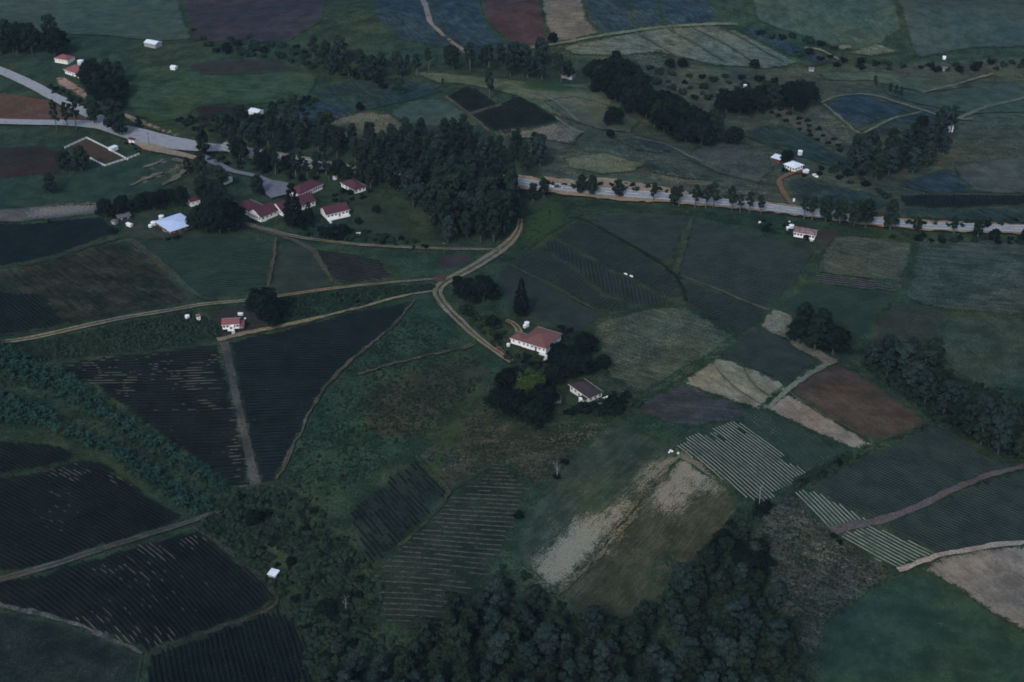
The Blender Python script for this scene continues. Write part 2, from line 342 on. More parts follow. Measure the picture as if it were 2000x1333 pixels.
def rows(parent, B, off, p1, p2, spacing, mat, wid=.95, hgt=.5, bend=0.0, keep=1.0, name='crop_row', step=2.5, jit=.1, label=None, inset=.6, skip=None, dashes=None):
    a = g1(*p1); b = g1(*p2); d = np.array([b.x - a.x, b.y - a.y]); d /= np.linalg.norm(d); n = np.array([-d[1], d[0]])
    Bx = np.array([p[0] for p in B]); By = np.array([p[1] for p in B]); c = np.array([a.x, a.y])
    u = (Bx - c[0]) * d[0] + (By - c[1]) * d[1]; v = (Bx - c[0]) * n[0] + (By - c[1]) * n[1]
    um, uM, vm, vM = u.min(), u.max(), v.min(), v.max(); bb = abs(bend) * max(abs(um), abs(uM)) ** 2
    V = []; Fc = []
    us = np.arange(um - 2, uM + 2, step)
    for k, v0 in enumerate(np.arange(vm - bb, vM + bb, spacing)):
        vv = v0 + bend * us ** 2 + .12 * np.sin(us / 9 + k * .2)
        x = c[0] + us * d[0] + vv * n[0]; y = c[1] + us * d[1] + vv * n[1]
        ins = inpoly(B, x, y)
        if skip is not None: ins &= ~skip(x, y)
        if keep < 1: 
            br = RNG.random(len(us)) ; ins &= (br < keep)
        if ins.sum() < 2: continue
        tx = d[0] + 2 * bend * us * n[0]; ty = d[1] + 2 * bend * us * n[1]; tl = np.hypot(tx, ty); px_, py_ = -ty / tl, tx / tl
        hh = hgt * (1 + RNG.uniform(-.28, .28, len(us))); ww = wid * .5 * (1 + RNG.uniform(-jit, jit, len(us)) * 1.6); lat = RNG.uniform(-jit, jit, len(us))
        z = H(x, y) + off
        i = 0; N = len(us)
        while i < N:
            if not ins[i]: i += 1; continue
            j = i
            while j + 1 < N and ins[j + 1]: j += 1
            if j > i:
                base = len(V)
                for q_ in range(i, j + 1):
                    for s_, hf in ((-1, -.02), (-.45, 1), (.45, .95), (1, -.02)):
                        o_ = lat[q_] + s_ * ww[q_]; V.append((x[q_] + px_[q_] * o_, y[q_] + py_[q_] * o_, z[q_] + hf * hh[q_]))
                for q_ in range(j - i):
                    for e_ in range(3):
                        A_ = base + q_ * 4 + e_; Fc.append((A_, A_ + 4, A_ + 5, A_ + 1))
            i = j + 1
    if dashes:
        DV = []; DF = []; v00 = vm - bb
        for (cx, cy, rx, ry, nn, lmax) in dashes:
            for _ in range(nn):
                p = G(cx + RNG.normal() * rx * .5, cy + RNG.normal() * ry * .5)[0]
                if not inpoly(B, np.array([p[0]]), np.array([p[1]]))[0]: continue
                uu = (p[0] - c[0]) * d[0] + (p[1] - c[1]) * d[1]; v_ = (p[0] - c[0]) * n[0] + (p[1] - c[1]) * n[1] - bend * uu * uu
                kk = round((v_ - v00) / spacing); v_ = v00 + kk * spacing; L_ = RNG.uniform(1.2, lmax); m_ = max(2, int(L_ / 1.2)); base = len(DV); ws = RNG.uniform(.14, .30)
                for q_ in range(m_ + 1):
                    u_ = uu + L_ * q_ / m_; vv = v_ + bend * u_ * u_ + .12 * math.sin(u_ / 9 + kk * .2); w_ = ws * (.35 + .65 * math.sin(math.pi * (q_ + .4) / (m_ + .8))) * RNG.uniform(.7, 1.3)
                    for s_, hf in ((-1, .0), (0, .14), (1, .0)):
                        x_ = c[0] + u_ * d[0] + (vv + s_ * w_) * n[0]; y_ = c[1] + u_ * d[1] + (vv + s_ * w_) * n[1]; DV.append((float(x_), float(y_), float(H(x_, y_)) + off + hgt * 1.12 + hf))
                for q_ in range(m_):
                    for e_ in range(2): A_ = base + q_ * 3 + e_; DF.append((A_, A_ + 3, A_ + 4, A_ + 1))
        dm_ = bpy.data.meshes.new('dry_leaves'); dm_.from_pydata(DV, [], DF); dm_.materials.append(M['dash']); tag(link('dry_leaves', dm_, parent), 'pale dry leaves lying along the rows', kind='stuff')
    me = bpy.data.meshes.new(name); me.from_pydata([tuple(map(float, p)) for p in V], [], Fc); me.materials.append(mat)
    o = link(name, me, parent); tag(o, label, kind='stuff'); return o
def ang(p1, p2):
    a = g1(*p1); b = g1(*p2); return math.atan2(b.y - a.y, b.x - a.x)
# ------------------------------------------------------------------ fields
def gm(name, c1, c2, st=None, **k): return land_mat(name, c1, c2, streak=st, **k)
m_olive = gm('olive_grass', (.046, .056, .040), (.066, .074, .050), (ang((1180, 650), (1400, 720)), .9, .7), cont=.8)
m_olive2 = gm('olive_pasture', (.032, .046, .030), (.048, .060, .038), (ang((880, 880), (960, 900)), .7, .3), cont=.8)
m_meadow = gm('green_meadow', (.018, .036, .024), (.030, .047, .029), cont=.8, spot=((.09, .075, .045), .70))
m_knoll = gm('knoll_grass', (.027, .042, .031), (.042, .052, .037), (ang((1330, 895), (1090, 1155)), .8, .4), dry=(.24, .22, .17), cont=.55, fine=1.9)
m_knoll2 = gm('knoll_stubble', (.033, .038, .027), (.046, .048, .034), (ang((1330, 895), (1090, 1155)), 1.2, .5), dry=(.24, .22, .18), cont=.5, fine=1.9)
m_brown = gm('brown_grass', (.014, .020, .014), (.030, .028, .020), (ang((200, 500), (330, 570)), .6, .9), cont=.6)
m_rough = gm('rough_purple', (.030, .034, .029), (.048, .047, .041), (ang((1500, 1100), (1600, 1150)), .5, .8), cont=.9, spot=((.035, .06, .03), .58))
m_plough = gm('ploughed_brown', (.050, .038, .030), (.064, .048, .038), (ang((1600, 720), (1790, 850)), 1.2, .35), cont=.25, bump=.3)
m_straw = gm('pale_straw', (.15, .14, .105), (.19, .175, .13), (ang((1360, 720), (1480, 800)), .8, .4), cont=.35, spot=((.09, .10, .07), .62))
m_tan = gm('pale_tan', (.17, .14, .115), (.21, .18, .145), (ang((1560, 790), (1680, 870)), .8, .3), cont=.3, bump=.3)
m_purple = gm('purple_fallow', (.040, .040, .041), (.054, .052, .052), (ang((1260, 790), (1420, 810)), .9, .5), cont=.45)
m_deep = gm('deep_green_meadow', (.020, .038, .028), (.028, .048, .032), cont=.25, bump=.2)
m_dkgreen = gm('dark_crop_cover', (.018, .030, .030), (.027, .042, .038), (ang((1640, 150), (1750, 200)), .6, .9), cont=.5)
m_bluegr = gm('bluish_crop_cover', (.020, .032, .040), (.028, .043, .050), (ang((940, 60), (1000, 100)), .5, .9), cont=.5)
m_farpurple = gm('far_purple_soil', (.028, .026, .032), (.040, .034, .040), cont=.3, bump=.2)
m_farred = gm('far_red_soil', (.042, .026, .026), (.052, .033, .032), cont=.25, bump=.2)
m_fargrass = gm('far_pale_grass', (.068, .084, .068), (.09, .104, .084), (ang((1200, 70), (1500, 130)), .5, .8), cont=.6)
m_fartan = gm('far_tan_field', (.095, .090, .080), (.12, .11, .095), (ang((1080, 60), (1180, 60)), .5, .4), cont=.4)
m_fargreen = gm('far_green_field', (.040, .060, .048), (.055, .078, .058), (ang((1700, 180), (1800, 230)), .6, .4), cont=.4)
m_red = gm('red_earth', (.10, .058, .044), (.065, .042, .034), cont=.5)
m_sand = gm('sandy_verge', (.26, .20, .15), (.20, .15, .11), dry=(.34, .28, .22), cont=.6)
m_track = gm('dirt_track', (.20, .165, .12), (.13, .11, .08), dry=(.3, .25, .18), cont=.6)
m_path = gm('bare_path', (.075, .066, .05), (.045, .044, .034), dry=(.2, .17, .12), cont=.8)
m_lush = gm('lush_bank', (.014, .032, .020), (.024, .044, .026), cont=.9)

W = 2060; E = -60     # beyond the edges of the frame
fields = {}
def fld(key, label, pts, mat, name='field', **k):
    o, B, off = sheet(name, label, pts, mat, **k); fields[key] = (o, B, off); return fields[key]
def crop(key, label, pts, p1, p2, sp, rm='crop', soil='soil', rl='rows of low crop plants', **k):
    o, B, off = fld(key, label, pts, M[soil] if isinstance(soil, str) else soil, name='crop_field')
    rows(o, B, off, p1, p2, sp, M[rm], label=rl, **k)
# ---- wide pasture under the far fields
fld('FP', 'paler rolling pasture beyond the highway at right', [(1030, 262), (1100, 170), (1250, 118), (1400, 132), (1600, 132), (1750, 120), (W, 110), (W, 442), (1700, 424), (1400, 386), (1060, 348), (1000, 300)], gm('far_pasture', (.034, .046, .035), (.052, .062, .046), (ang((1400, 170), (1700, 200)), .4, .5), cont=.8), name='pasture')
# ---- left
crop('F4', 'dark crop field at the left edge below the bare strip', [(E, 440), (90, 436), (130, 430), (200, 425), (235, 452), (165, 478), (80, 506), (E, 530)], (90, 470), (220, 440), 2.0, 'crop_blue')
fld('F3', 'brown-green unkempt field at left between the dirt track and the crops', [(E, 540), (80, 515), (170, 487), (248, 468), (300, 518), (345, 555), (382, 588), (250, 615), (100, 646), (E, 668)], m_brown)
crop('F3b', 'small corner of dark rows at the left end of the dirt track', [(E, 560), (84, 575), (105, 600), (138, 632), (100, 642), (E, 660)], (84, 600), (130, 632), 1.9, 'crop_blue')
fld('F5', 'green field left of the faint track below the school', [(262, 470), (330, 470), (420, 457), (500, 470), (538, 478), (528, 520), (522, 565), (400, 588), (350, 545), (302, 503)], gm('faint_row_green', (.012, .022, .017), (.022, .032, .022), (ang((380, 520), (500, 508)), .55, .9), cont=.6))
rows(*fields['F5'], (380, 520), (500, 508), 2.2, M['crop_green'], hgt=.3, wid=1.0, label='faint crop rows')
crop('F6', 'green crop wedge between two faint tracks below the school', [(546, 476), (600, 484), (622, 510), (640, 538), (654, 560), (590, 572), (530, 580), (532, 530)], (540, 530), (640, 528), 2.1, 'crop_green', hgt=.35, soil='soil_red')
crop('F7', 'small terraced field of bare-edged rows under the long drive', [(612, 488), (660, 492), (745, 512), (768, 542), (700, 553), (662, 560), (640, 530)], (640, 505), (750, 520), 2.4, 'crop', soil='soil_red', hgt=.4, wid=1.1)
fld('F8', 'bright grass plot beside the bend of the track', [(750, 500), (850, 497), (858, 532), (866, 545), (772, 548), (752, 515)], m_meadow, name='grass_plot')
fld('F8b', 'bare pinkish plot at the track junction', [(852, 496), (925, 496), (918, 512), (885, 528), (858, 528)], gm('bare_plot', (.045, .038, .034), (.034, .03, .028), cont=.5), name='bare_plot')
fld('Fbank', 'overgrown green bank between the two dirt tracks', [(528, 585), (650, 568), (760, 558), (850, 552), (856, 566), (790, 578), (700, 600), (600, 624), (545, 636), (520, 620)], m_lush, name='grassy_bank')
fld('Fbank2', 'dark grassy bank below the left dirt track', [(E, 672), (100, 660), (250, 628), (370, 606), (425, 628), (428, 662), (300, 688), (110, 706), (E, 725)], gm('dark_bank', (.010, .018, .013), (.018, .028, .018), cont=.8), name='grassy_bank')
fld('yard3', 'worn ground round the small red-roofed cottage', [(425, 600), (480, 598), (520, 625), (540, 640), (475, 658), (425, 664), (410, 640), (405, 615)], gm('worn_yard', (.032, .032, .030), (.022, .026, .022), cont=.7), name='yard')
F1P = [(108, 714), (200, 700), (300, 689), (428, 672), (438, 710), (452, 770), (472, 860), (490, 948), (452, 954), (436, 940), (385, 898), (320, 855), (240, 795), (180, 752)]
crop('F1', 'big dark crop field left of the straight path, with pale dry dashes', F1P, (150, 762), (440, 757), 2.05, 'crop', hgt=.36, wid=1.2, dashes=[(370, 738, 34, 22, 46, 7), (200, 745, 60, 12, 34, 7), (160, 716, 40, 8, 12, 3), (235, 765, 20, 14, 10, 4), (370, 800, 60, 14, 10, 5), (455, 880, 12, 60, 34, 4), (330, 720, 90, 30, 26, 2.5), (420, 700, 20, 30, 12, 3), (200, 720, 90, 30, 16, 2.5)])
crop('F2', 'big bluish crop field right of the straight path', [(446, 670), (560, 645), (700, 607), (812, 587), (800, 602), (765, 642), (698, 696), (648, 745), (610, 798), (585, 850), (562, 898), (536, 942), (508, 948), (490, 880), (468, 780), (455, 720)], (470, 720), (680, 718), 2.05, 'crop_blue', bend=-.0006, hgt=.36, wid=1.2)
fld('F1path', 'straight pale path dividing the two big dark crop fields', [(428, 668), (446, 668), (458, 722), (472, 790), (492, 875), (510, 948), (490, 952), (474, 865), (454, 775), (440, 712)], gm('mown_path', (.050, .047, .045), (.066, .060, .056), cont=.5, spot=((.035, .05, .03), .6)), name='path', jit=.25, ed=0)
# ---- centre
fld('F9', 'large green meadow in the middle left of the farmhouse', [(852, 582), (880, 612), (920, 655), (985, 705), (975, 735), (930, 775), (880, 815), (820, 862), (790, 890), (740, 920), (690, 960), (640, 985), (590, 975), (545, 955), (560, 915), (590, 855), (615, 800), (652, 748), (702, 700), (770, 645), (806, 603), (822, 587)], m_meadow, name='meadow')
fld('F9b', 'brownish lower part of the central meadow', [(800, 730), (900, 700), (965, 728), (920, 775), (860, 820), (800, 865), (740, 850), (700, 800), (730, 755)], gm('brownish_meadow', (.024, .034, .024), (.036, .038, .027), cont=.8, spot=((.09, .075, .045), .72)), name='meadow', jit=2)
fld('F10a', 'olive-brown pasture below the dark round trees', [(818, 885), (880, 835), (950, 785), (1000, 830), (1080, 838), (1195, 822), (1150, 860), (1100, 905), (1060, 945), (1040, 955), (975, 896), (930, 935), (876, 966), (840, 930)], gm('olive_brown', (.028, .034, .025), (.044, .045, .033), (ang((900, 880), (1040, 890)), .6, .5), cont=.9), name='pasture')
crop('F10b', 'ragged field of straw-strewn rows at bottom centre', [(935, 935), (975, 898), (1035, 950), (1020, 985), (1005, 1030), (985, 1080), (950, 1130), (905, 1175), (860, 1235), (790, 1235), (745, 1210), (728, 1130), (780, 1072), (832, 1024), (880, 970)], (850, 1040), (1000, 1052), 2.5, 'straw_row', soil=gm('row_grass', (.016, .024, .017), (.025, .031, .022), cont=.7), hgt=.22, wid=.7, keep=.93, rl='rows of straw trash')
crop('F10c', 'dark crop triangle left of the yellow grass edge', [(735, 955), (808, 895), (876, 966), (828, 1022), (778, 1070), (728, 1128), (700, 1060), (680, 1000)], (700, 1010), (760, 1080), 1.9, 'crop', soil=gm('weedy_soil', (.014, .022, .018), (.022, .030, .023), cont=.7), hgt=.35, keep=.8)
fld('knollW', 'grassy west slope of the round knoll with a pale dry patch', [(1208, 822), (1260, 848), (1305, 878), (1330, 897), (1290, 935), (1243, 985), (1180, 1060), (1088, 1156), (1028, 1108), (1000, 1078), (1020, 1010), (1062, 955), (1105, 908), (1155, 862)], m_knoll, name='knoll_field')
fld('knollE', 'brown-olive east slope of the round knoll', [(1330, 897), (1372, 922), (1425, 962), (1448, 1010), (1410, 1060), (1340, 1105), (1290, 1165), (1230, 1205), (1150, 1215), (1092, 1160), (1183, 1062), (1246, 987), (1293, 937)], m_knoll2, name='knoll_field')
crop('knollrows', 'short purple rows near the trees on the knoll', [(1300, 1085), (1325, 1075), (1310, 1110), (1290, 1145), (1265, 1135), (1275, 1105)], (1280, 1090), (1300, 1125), 2.2, 'straw_row', soil=m_knoll2, keep=.8, hgt=.25, wid=.6, rl='short purple rows')
crop('F12a', 'field of bright white-lined rows right of the knoll', [(1312, 870), (1400, 835), (1436, 822), (1500, 862), (1574, 926), (1552, 950), (1490, 984), (1478, 986), (1400, 930), (1345, 890)], (1315, 868), (1450, 985), 1.62, 'mulch', soil=gm('green_between', (.018, .032, .024), (.026, .042, .030), cont=.5), hgt=.22, wid=.46, rl='pale mulched rows', jit=.08, keep=.985)
crop('F12b', 'dark green crop field above the white-lined rows', [(1437, 822), (1480, 802), (1530, 815), (1600, 855), (1643, 884), (1610, 912), (1573, 925), (1500, 862)], (1440, 822), (1560, 920), 1.75, 'crop_green', soil=gm('green_between2', (.05, .056, .046), (.03, .05, .034), cont=.5), hgt=.3, wid=1.05)
fld('F14', 'purple-grey fallow field below the pale triangle', [(1328, 750), (1400, 776), (1480, 803), (1437, 820), (1350, 836), (1300, 825), (1228, 802), (1262, 782)], m_purple, name='fallow_field')
fld('F14b', 'green corner between the knoll and the purple fallow field', [(1206, 812), (1228, 803), (1300, 826), (1348, 838), (1310, 868), (1260, 846)], m_meadow, name='grass_plot')
fld('F15', 'olive grass field right of the farmhouse', [(1158, 636), (1230, 612), (1330, 597), (1390, 630), (1440, 658), (1400, 692), (1338, 728), (1258, 772), (1195, 738), (1172, 700)], m_olive, name='grass_field')
fld('F15b', 'grass strip behind the brown-roofed cottage', [(1170, 735), (1195, 742), (1256, 776), (1228, 795), (1190, 770), (1165, 750)], m_olive2, name='grass_plot')
fld('F15p', 'grassy headland track along the olive field', [(1225, 795), (1290, 765), (1340, 738), (1405, 700), (1445, 664), (1430, 656), (1380, 692), (1325, 722), (1262, 762), (1240, 778)], gm('headland', (.034, .056, .032), (.055, .066, .042), cont=.8), name='headland')
fld('F13a', 'pale straw-coloured field with curved wheel marks', [(1400, 700), (1455, 716), (1518, 742), (1532, 757), (1482, 801), (1430, 786), (1332, 749), (1362, 724)], m_straw, name='stubble_field')
crop('F13b', 'dark green crop parallelogram above the pale straw field', [(1478, 640), (1530, 664), (1598, 708), (1568, 728), (1538, 746), (1470, 720), (1405, 695), (1440, 667)], (1440, 668), (1560, 730), 1.5, 'crop_mid', soil='soil_mid', hgt=.4, wid=1.0)
fld('F13c', 'bare brown ploughed field', [(1632, 708), (1690, 740), (1762, 788), (1816, 828), (1762, 852), (1706, 868), (1640, 828), (1540, 768), (1580, 732)], m_plough, name='ploughed_field', jit=.3)
fld('F13d', 'pale tan strip below the ploughed field', [(1536, 770), (1600, 803), (1650, 836), (1706, 870), (1672, 881), (1600, 850), (1492, 800)], m_tan, name='stubble_field', jit=.3)
fld('F13p', 'sandy junction between the crop fields', [(1508, 604), (1548, 618), (1545, 640), (1590, 678), (1640, 704), (1605, 720), (1572, 738), (1538, 764), (1502, 800), (1484, 801), (1530, 757), (1550, 742), (1602, 708), (1530, 662), (1482, 638)], gm('sandy_grass', (.11, .11, .08), (.15, .13, .10), cont=.7), name='sandy_path', ed=2.5)
# ---- fields under the highway
crop('F16a', 'upper band of slanting crop rows below the highway', [(1134, 430), (1185, 457), (1260, 500), (1312, 535), (1336, 588), (1300, 580), (1200, 530), (1082, 463)], (1122, 489), (1180, 457), 1.95, 'crop_mid', hgt=.45, wid=1.05, soil='soil_mid')
crop('F16a2', 'middle band of steeper crop rows', [(1076, 465), (1200, 534), (1300, 584), (1318, 596), (1240, 599), (1180, 577), (1120, 522), (1062, 486)], (1120, 490), (1131, 560), 1.95, 'crop_mid', soil='soil_mid', hgt=.4, wid=1.1)
crop('F16a3', 'lower band of slanting crop rows behind the pine', [(1058, 488), (1118, 524), (1178, 579), (1232, 600), (1190, 606), (1155, 600), (1060, 547), (994, 516), (1020, 498)], (1060, 540), (1125, 500), 1.95, 'crop_mid', hgt=.45, wid=1.05, soil='soil_mid')
crop('F16e', 'smooth bluish crop triangle behind the farmhouse', [(978, 520), (1060, 552), (1150, 604), (1180, 618), (1155, 636), (1130, 652), (1090, 640), (1010, 610), (965, 560)], (1000, 560), (1120, 610), 1.3, 'crop_mid', soil='soil_mid', hgt=.10, wid=1.0)
crop('F16b', 'crop wedge between the slanting rows and the dark square field', [(1150, 422), (1240, 418), (1346, 424), (1330, 470), (1312, 525), (1262, 494), (1186, 452)], (1200, 440), (1320, 462), 1.9, 'crop_mid', soil='soil_mid', hgt=.4)
crop('F16c', 'dark square crop field in the centre right', [(1352, 428), (1420, 444), (1510, 470), (1592, 492), (1562, 540), (1506, 606), (1430, 578), (1322, 538), (1336, 475)], (1340, 480), (1560, 520), 2.0, 'crop_mid', hgt=.36, wid=1.15, soil='soil_mid')
crop('F16d', 'narrow crop field below the dark square one', [(1318, 542), (1420, 580), (1500, 610), (1476, 636), (1442, 652), (1346, 596)], (1350, 590), (1450, 552), 2.0, 'crop_mid', soil='soil_mid', hgt=.4)
fld('F17a', 'olive field with faint rows right of the roadside cottage', [(1628, 462), (1700, 466), (1785, 474), (1775, 520), (1762, 552), (1690, 545), (1598, 532), (1610, 495)], m_olive, name='grass_field')
rows(*fields['F17a'], (1610, 500), (1760, 520), 2.2, M['straw_row'], hgt=.2, wid=.6, keep=.9, label='faint straw rows')
crop('F17b', 'narrow band of purple rows on the right', [(1590, 534), (1690, 548), (1764, 558), (1758, 572), (1680, 566), (1580, 552)], (1590, 536), (1760, 560), 2.0, 'straw_row', soil=gm('purple_soil', (.022, .024, .03), (.03, .03, .036), cont=.4), hgt=.25, wid=.6, rl='pale rows')
crop('F17c', 'dark green crop field around the spreading trees on the right', [(1578, 555), (1680, 568), (1755, 575), (1735, 600), (1700, 650), (1670, 670), (1600, 650), (1550, 620), (1515, 603)], (1580, 570), (1740, 592), 1.7, 'crop_green', soil=gm('gs', (.015, .026, .022), (.02, .032, .026), cont=.4), hgt=.3, wid=1.1)
crop('F18', 'crop field of brownish rows near the right edge', [(1742, 594), (1800, 598), (1856, 614), (1832, 650), (1795, 695), (1770, 700), (1700, 672), (1718, 630)], (1720, 620), (1840, 640), 2.1, 'crop_green', soil='soil_red', hgt=.35, wid=.95)
fld('F19', 'big grassy slope at the right edge under the highway', [(1795, 472), (1900, 470), (W, 474), (W, 620), (1940, 612), (1858, 608), (1800, 594), (1768, 580), (1780, 530)], gm('grey_green', (.032, .046, .038), (.046, .058, .048), (ang((1800, 540), (1900, 548)), .4, .6), cont=.7), name='grass_field')
fld('F19b', 'green field below it at the right edge', [(1862, 615), (1940, 620), (W, 640), (W, 780), (1880, 740), (1830, 690), (1840, 650)], gm('gg2', (.026, .042, .032), (.038, .052, .038), cont=.6), name='grass_field')
# ---- right lower
crop('F20', 'large dark crop field at the right edge', [(1592, 946), (1650, 912), (1692, 890), (1762, 858), (1822, 836), (1862, 846), (1930, 898), (W, 925), (W, 905), (1930, 930), (1830, 975), (1722, 1020), (1600, 972)], (1600, 950), (1722, 1018), 1.5, 'crop_mid', soil='soil_mid', hgt=.4, wid=1.0)
fld('F20b', 'hedgerow grass along the dark crop field', [(1545, 950), (1600, 915), (1646, 886), (1710, 872), (1765, 854), (1820, 832), (1824, 838), (1765, 860), (1692, 892), (1650, 914), (1592, 948)], m_lush, name='grassy_bank')
crop('F21', 'upper strip of bright white rows', [(1540, 956), (1590, 958), (1650, 990), (1708, 1022), (1660, 1032), (1622, 1042)], (1546, 962), (1622, 1040), 1.7, 'mulch', soil=gm('gb3', (.022, .042, .03), (.03, .05, .036), cont=.4), hgt=.22, wid=.55, rl='pale mulched rows', jit=.06)
crop('F21b', 'lower strip of bright white rows', [(1628, 1044), (1664, 1036), (1704, 1029), (1770, 1055), (1842, 1086), (1800, 1098), (1760, 1117)], (1628, 1044), (1760, 1117), 1.7, 'mulch', soil=gm('gb4', (.022, .042, .03), (.03, .05, .036), cont=.4), hgt=.22, wid=.52, rl='pale mulched rows', jit=.06)
crop('F22', 'dark crop field in the lower right corner', [(1724, 1024), (1832, 980), (1932, 936), (W, 915), (W, 1070), (1935, 1070), (1846, 1086), (1770, 1052)], (1740, 1030), (1850, 1082), 1.5, 'crop_mid', soil='soil_mid', hgt=.4, wid=1.05)
fld('F23', 'pale bare field at the right edge', [(1846, 1087), (1935, 1072), (W, 1062), (W, 1270), (1932, 1196), (1860, 1145), (1792, 1110)], gm('pale_mauve', (.13, .118, .105), (.165, .148, .13), (ang((1850, 1100), (1950, 1180)), .7, .3), cont=.3, bump=.3), name='bare_field', jit=.3)
fld('F24', 'smooth deep green meadow in the bottom right corner', [(1790, 1111), (1860, 1148), (1932, 1198), (W, 1275), (W, 1400), (1580, 1400), (1606, 1290), (1612, 1222), (1690, 1160)], m_deep, name='meadow')
fld('F25', 'rough purple-brown ground below the white rows', [(1484, 988), (1545, 964), (1585, 1005), (1622, 1044), (1690, 1082), (1758, 1118), (1690, 1160), (1612, 1222), (1600, 1290), (1545, 1260), (1500, 1150), (1465, 1050)], m_rough, name='rough_ground')
# ---- lower left
crop('F26', 'small pointed crop field at the left edge', [(E, 862), (85, 868), (130, 878), (146, 892), (124, 906), (85, 916), (E, 935)], (85, 880), (130, 905), 1.7, 'crop', hgt=.4)
crop('F27', 'dark crop field above the lower-left wheel track', [(E, 945), (90, 922), (150, 900), (200, 905), (250, 940), (300, 978), (362, 1016), (240, 1058), (90, 1108), (E, 1135)], (110, 950), (270, 1040), 1.75, 'crop', hgt=.36, wid=1.1, dashes=[(130, 925, 40, 16, 26, 3.5), (230, 935, 30, 14, 10, 3), (110, 1000, 40, 50, 14, 2)])
crop('F28', 'lower-left crop field with long curving rows', [(E, 1150), (92, 1122), (240, 1076), (378, 1036), (450, 1085), (528, 1148), (538, 1178), (470, 1212), (380, 1244), (288, 1276), (200, 1240), (92, 1204), (E, 1175)], (230, 1090), (370, 1200), 1.85, 'crop', hgt=.36, wid=1.15, bend=-.0022, dashes=[(290, 1075, 50, 14, 30, 5), (370, 1056, 26, 12, 12, 4), (180, 1215, 60, 30, 22, 6), (230, 1250, 50, 16, 26, 4), (320, 1240, 30, 16, 12, 4), (240, 1110, 40, 20, 14, 4), (300, 1150, 120, 50, 20, 2)])
fld('F29', 'dark grass at the bottom left corner', [(E, 1185), (92, 1212), (200, 1248), (280, 1282), (260, 1400), (E, 1400)], gm('dg', (.013, .019, .018), (.019, .026, .023), cont=.6), name='grass_plot')
crop('F30', 'crop field with upright rows at the bottom left', [(292, 1282), (390, 1248), (470, 1218), (542, 1186), (575, 1215), (600, 1260), (625, 1400), (270, 1400)], (440, 1240), (462, 1330), 1.85, 'crop_blue', hgt=.45)
# ---- left under the road
fld('park', 'mown green playing ground left of the dark grove', [(60, 345), (120, 350), (200, 325), (290, 305), (350, 320), (365, 345), (330, 372), (240, 388), (190, 402), (90, 405), (E, 410), (E, 360)], gm('mown', (.020, .038, .028), (.028, .046, .031), dry=(.24, .2, .15), cont=.3), name='playing_ground')
fld('bare1', 'bare pale ground at the left edge', [(E, 415), (90, 402), (190, 400), (205, 418), (120, 428), (E, 440)], gm('bare_pale', (.10, .09, .085), (.06, .06, .052), dry=(.2, .18, .16), cont=.5), name='bare_ground')
fld('yardpen', 'bare brown earth inside the white railed pen', [(130, 285), (170, 268), (215, 292), (250, 311), (240, 312), (206, 322), (170, 303)], gm('pen_earth', (.07, .048, .034), (.045, .036, .028), cont=.5), name='yard')
fld('redbank', 'red earth at the left edge beside the pen', [(E, 290), (90, 285), (120, 300), (125, 325), (100, 350), (60, 345), (E, 360)], gm('redbank', (.04, .024, .02), (.02, .02, .016), cont=.8), name='bare_ground')
fld('redmed', 'red earth wedge between the two roads', [(E, 170), (90, 195), (150, 222), (215, 243), (170, 243), (90, 238), (E, 240)], m_red, name='bare_ground')
fld('cut', 'pale sandy cutting beside the upper road', [(108, 152), (125, 150), (160, 172), (200, 205), (185, 208), (140, 180), (112, 165)], gm('cut', (.28, .21, .19), (.2, .15, .13), cont=.6), name='bare_ground')
fld('cut2', 'sandy strip on the far side of the wide road', [(243, 222), (270, 230), (330, 255), (380, 275), (340, 268), (290, 252), (240, 232)], m_sand, name='bare_ground')
fld('lawn', 'lawn beside the school houses', [(700, 392), (770, 395), (800, 430), (800, 470), (740, 470), (680, 455), (650, 440), (690, 420)], gm('lawn', (.02, .034, .023), (.03, .043, .028), cont=.4), name='lawn')
fld('lawn2', 'small lawn in front of the long school building', [(600, 385), (640, 362), (672, 385), (640, 398), (610, 392)], gm('lawn2', (.018, .034, .022), (.027, .042, .027), cont=.4), name='lawn')
fld('lawn4', 'mown grass around the pale-blue-roofed house', [(225, 455), (270, 430), (300, 415), (375, 415), (390, 440), (350, 465), (300, 470), (262, 466)], gm('lawn4', (.026, .034, .027), (.036, .044, .033), cont=.5), name='lawn')
fld('verge', 'grassy verge below the highway', [(1012, 440), (1060, 392), (1150, 388), (1280, 404), (1400, 416), (1500, 425), (1600, 440), (1700, 452), (1790, 462), (1780, 470), (1620, 458), (1530, 450), (1430, 438), (1346, 420), (1240, 414), (1140, 420), (1076, 456), (1010, 505), (985, 510), (1000, 480)], gm('verge', (.016, .03, .02), (.026, .042, .024), cont=.8), name='grassy_verge')
fld('patch7', 'brown bare plot beside the roadside cottage', [(1594, 448), (1634, 452), (1625, 475), (1610, 490), (1596, 488), (1594, 465)], gm('brownplot', (.05, .04, .038), (.038, .034, .03), cont=.5), name='bare_plot')
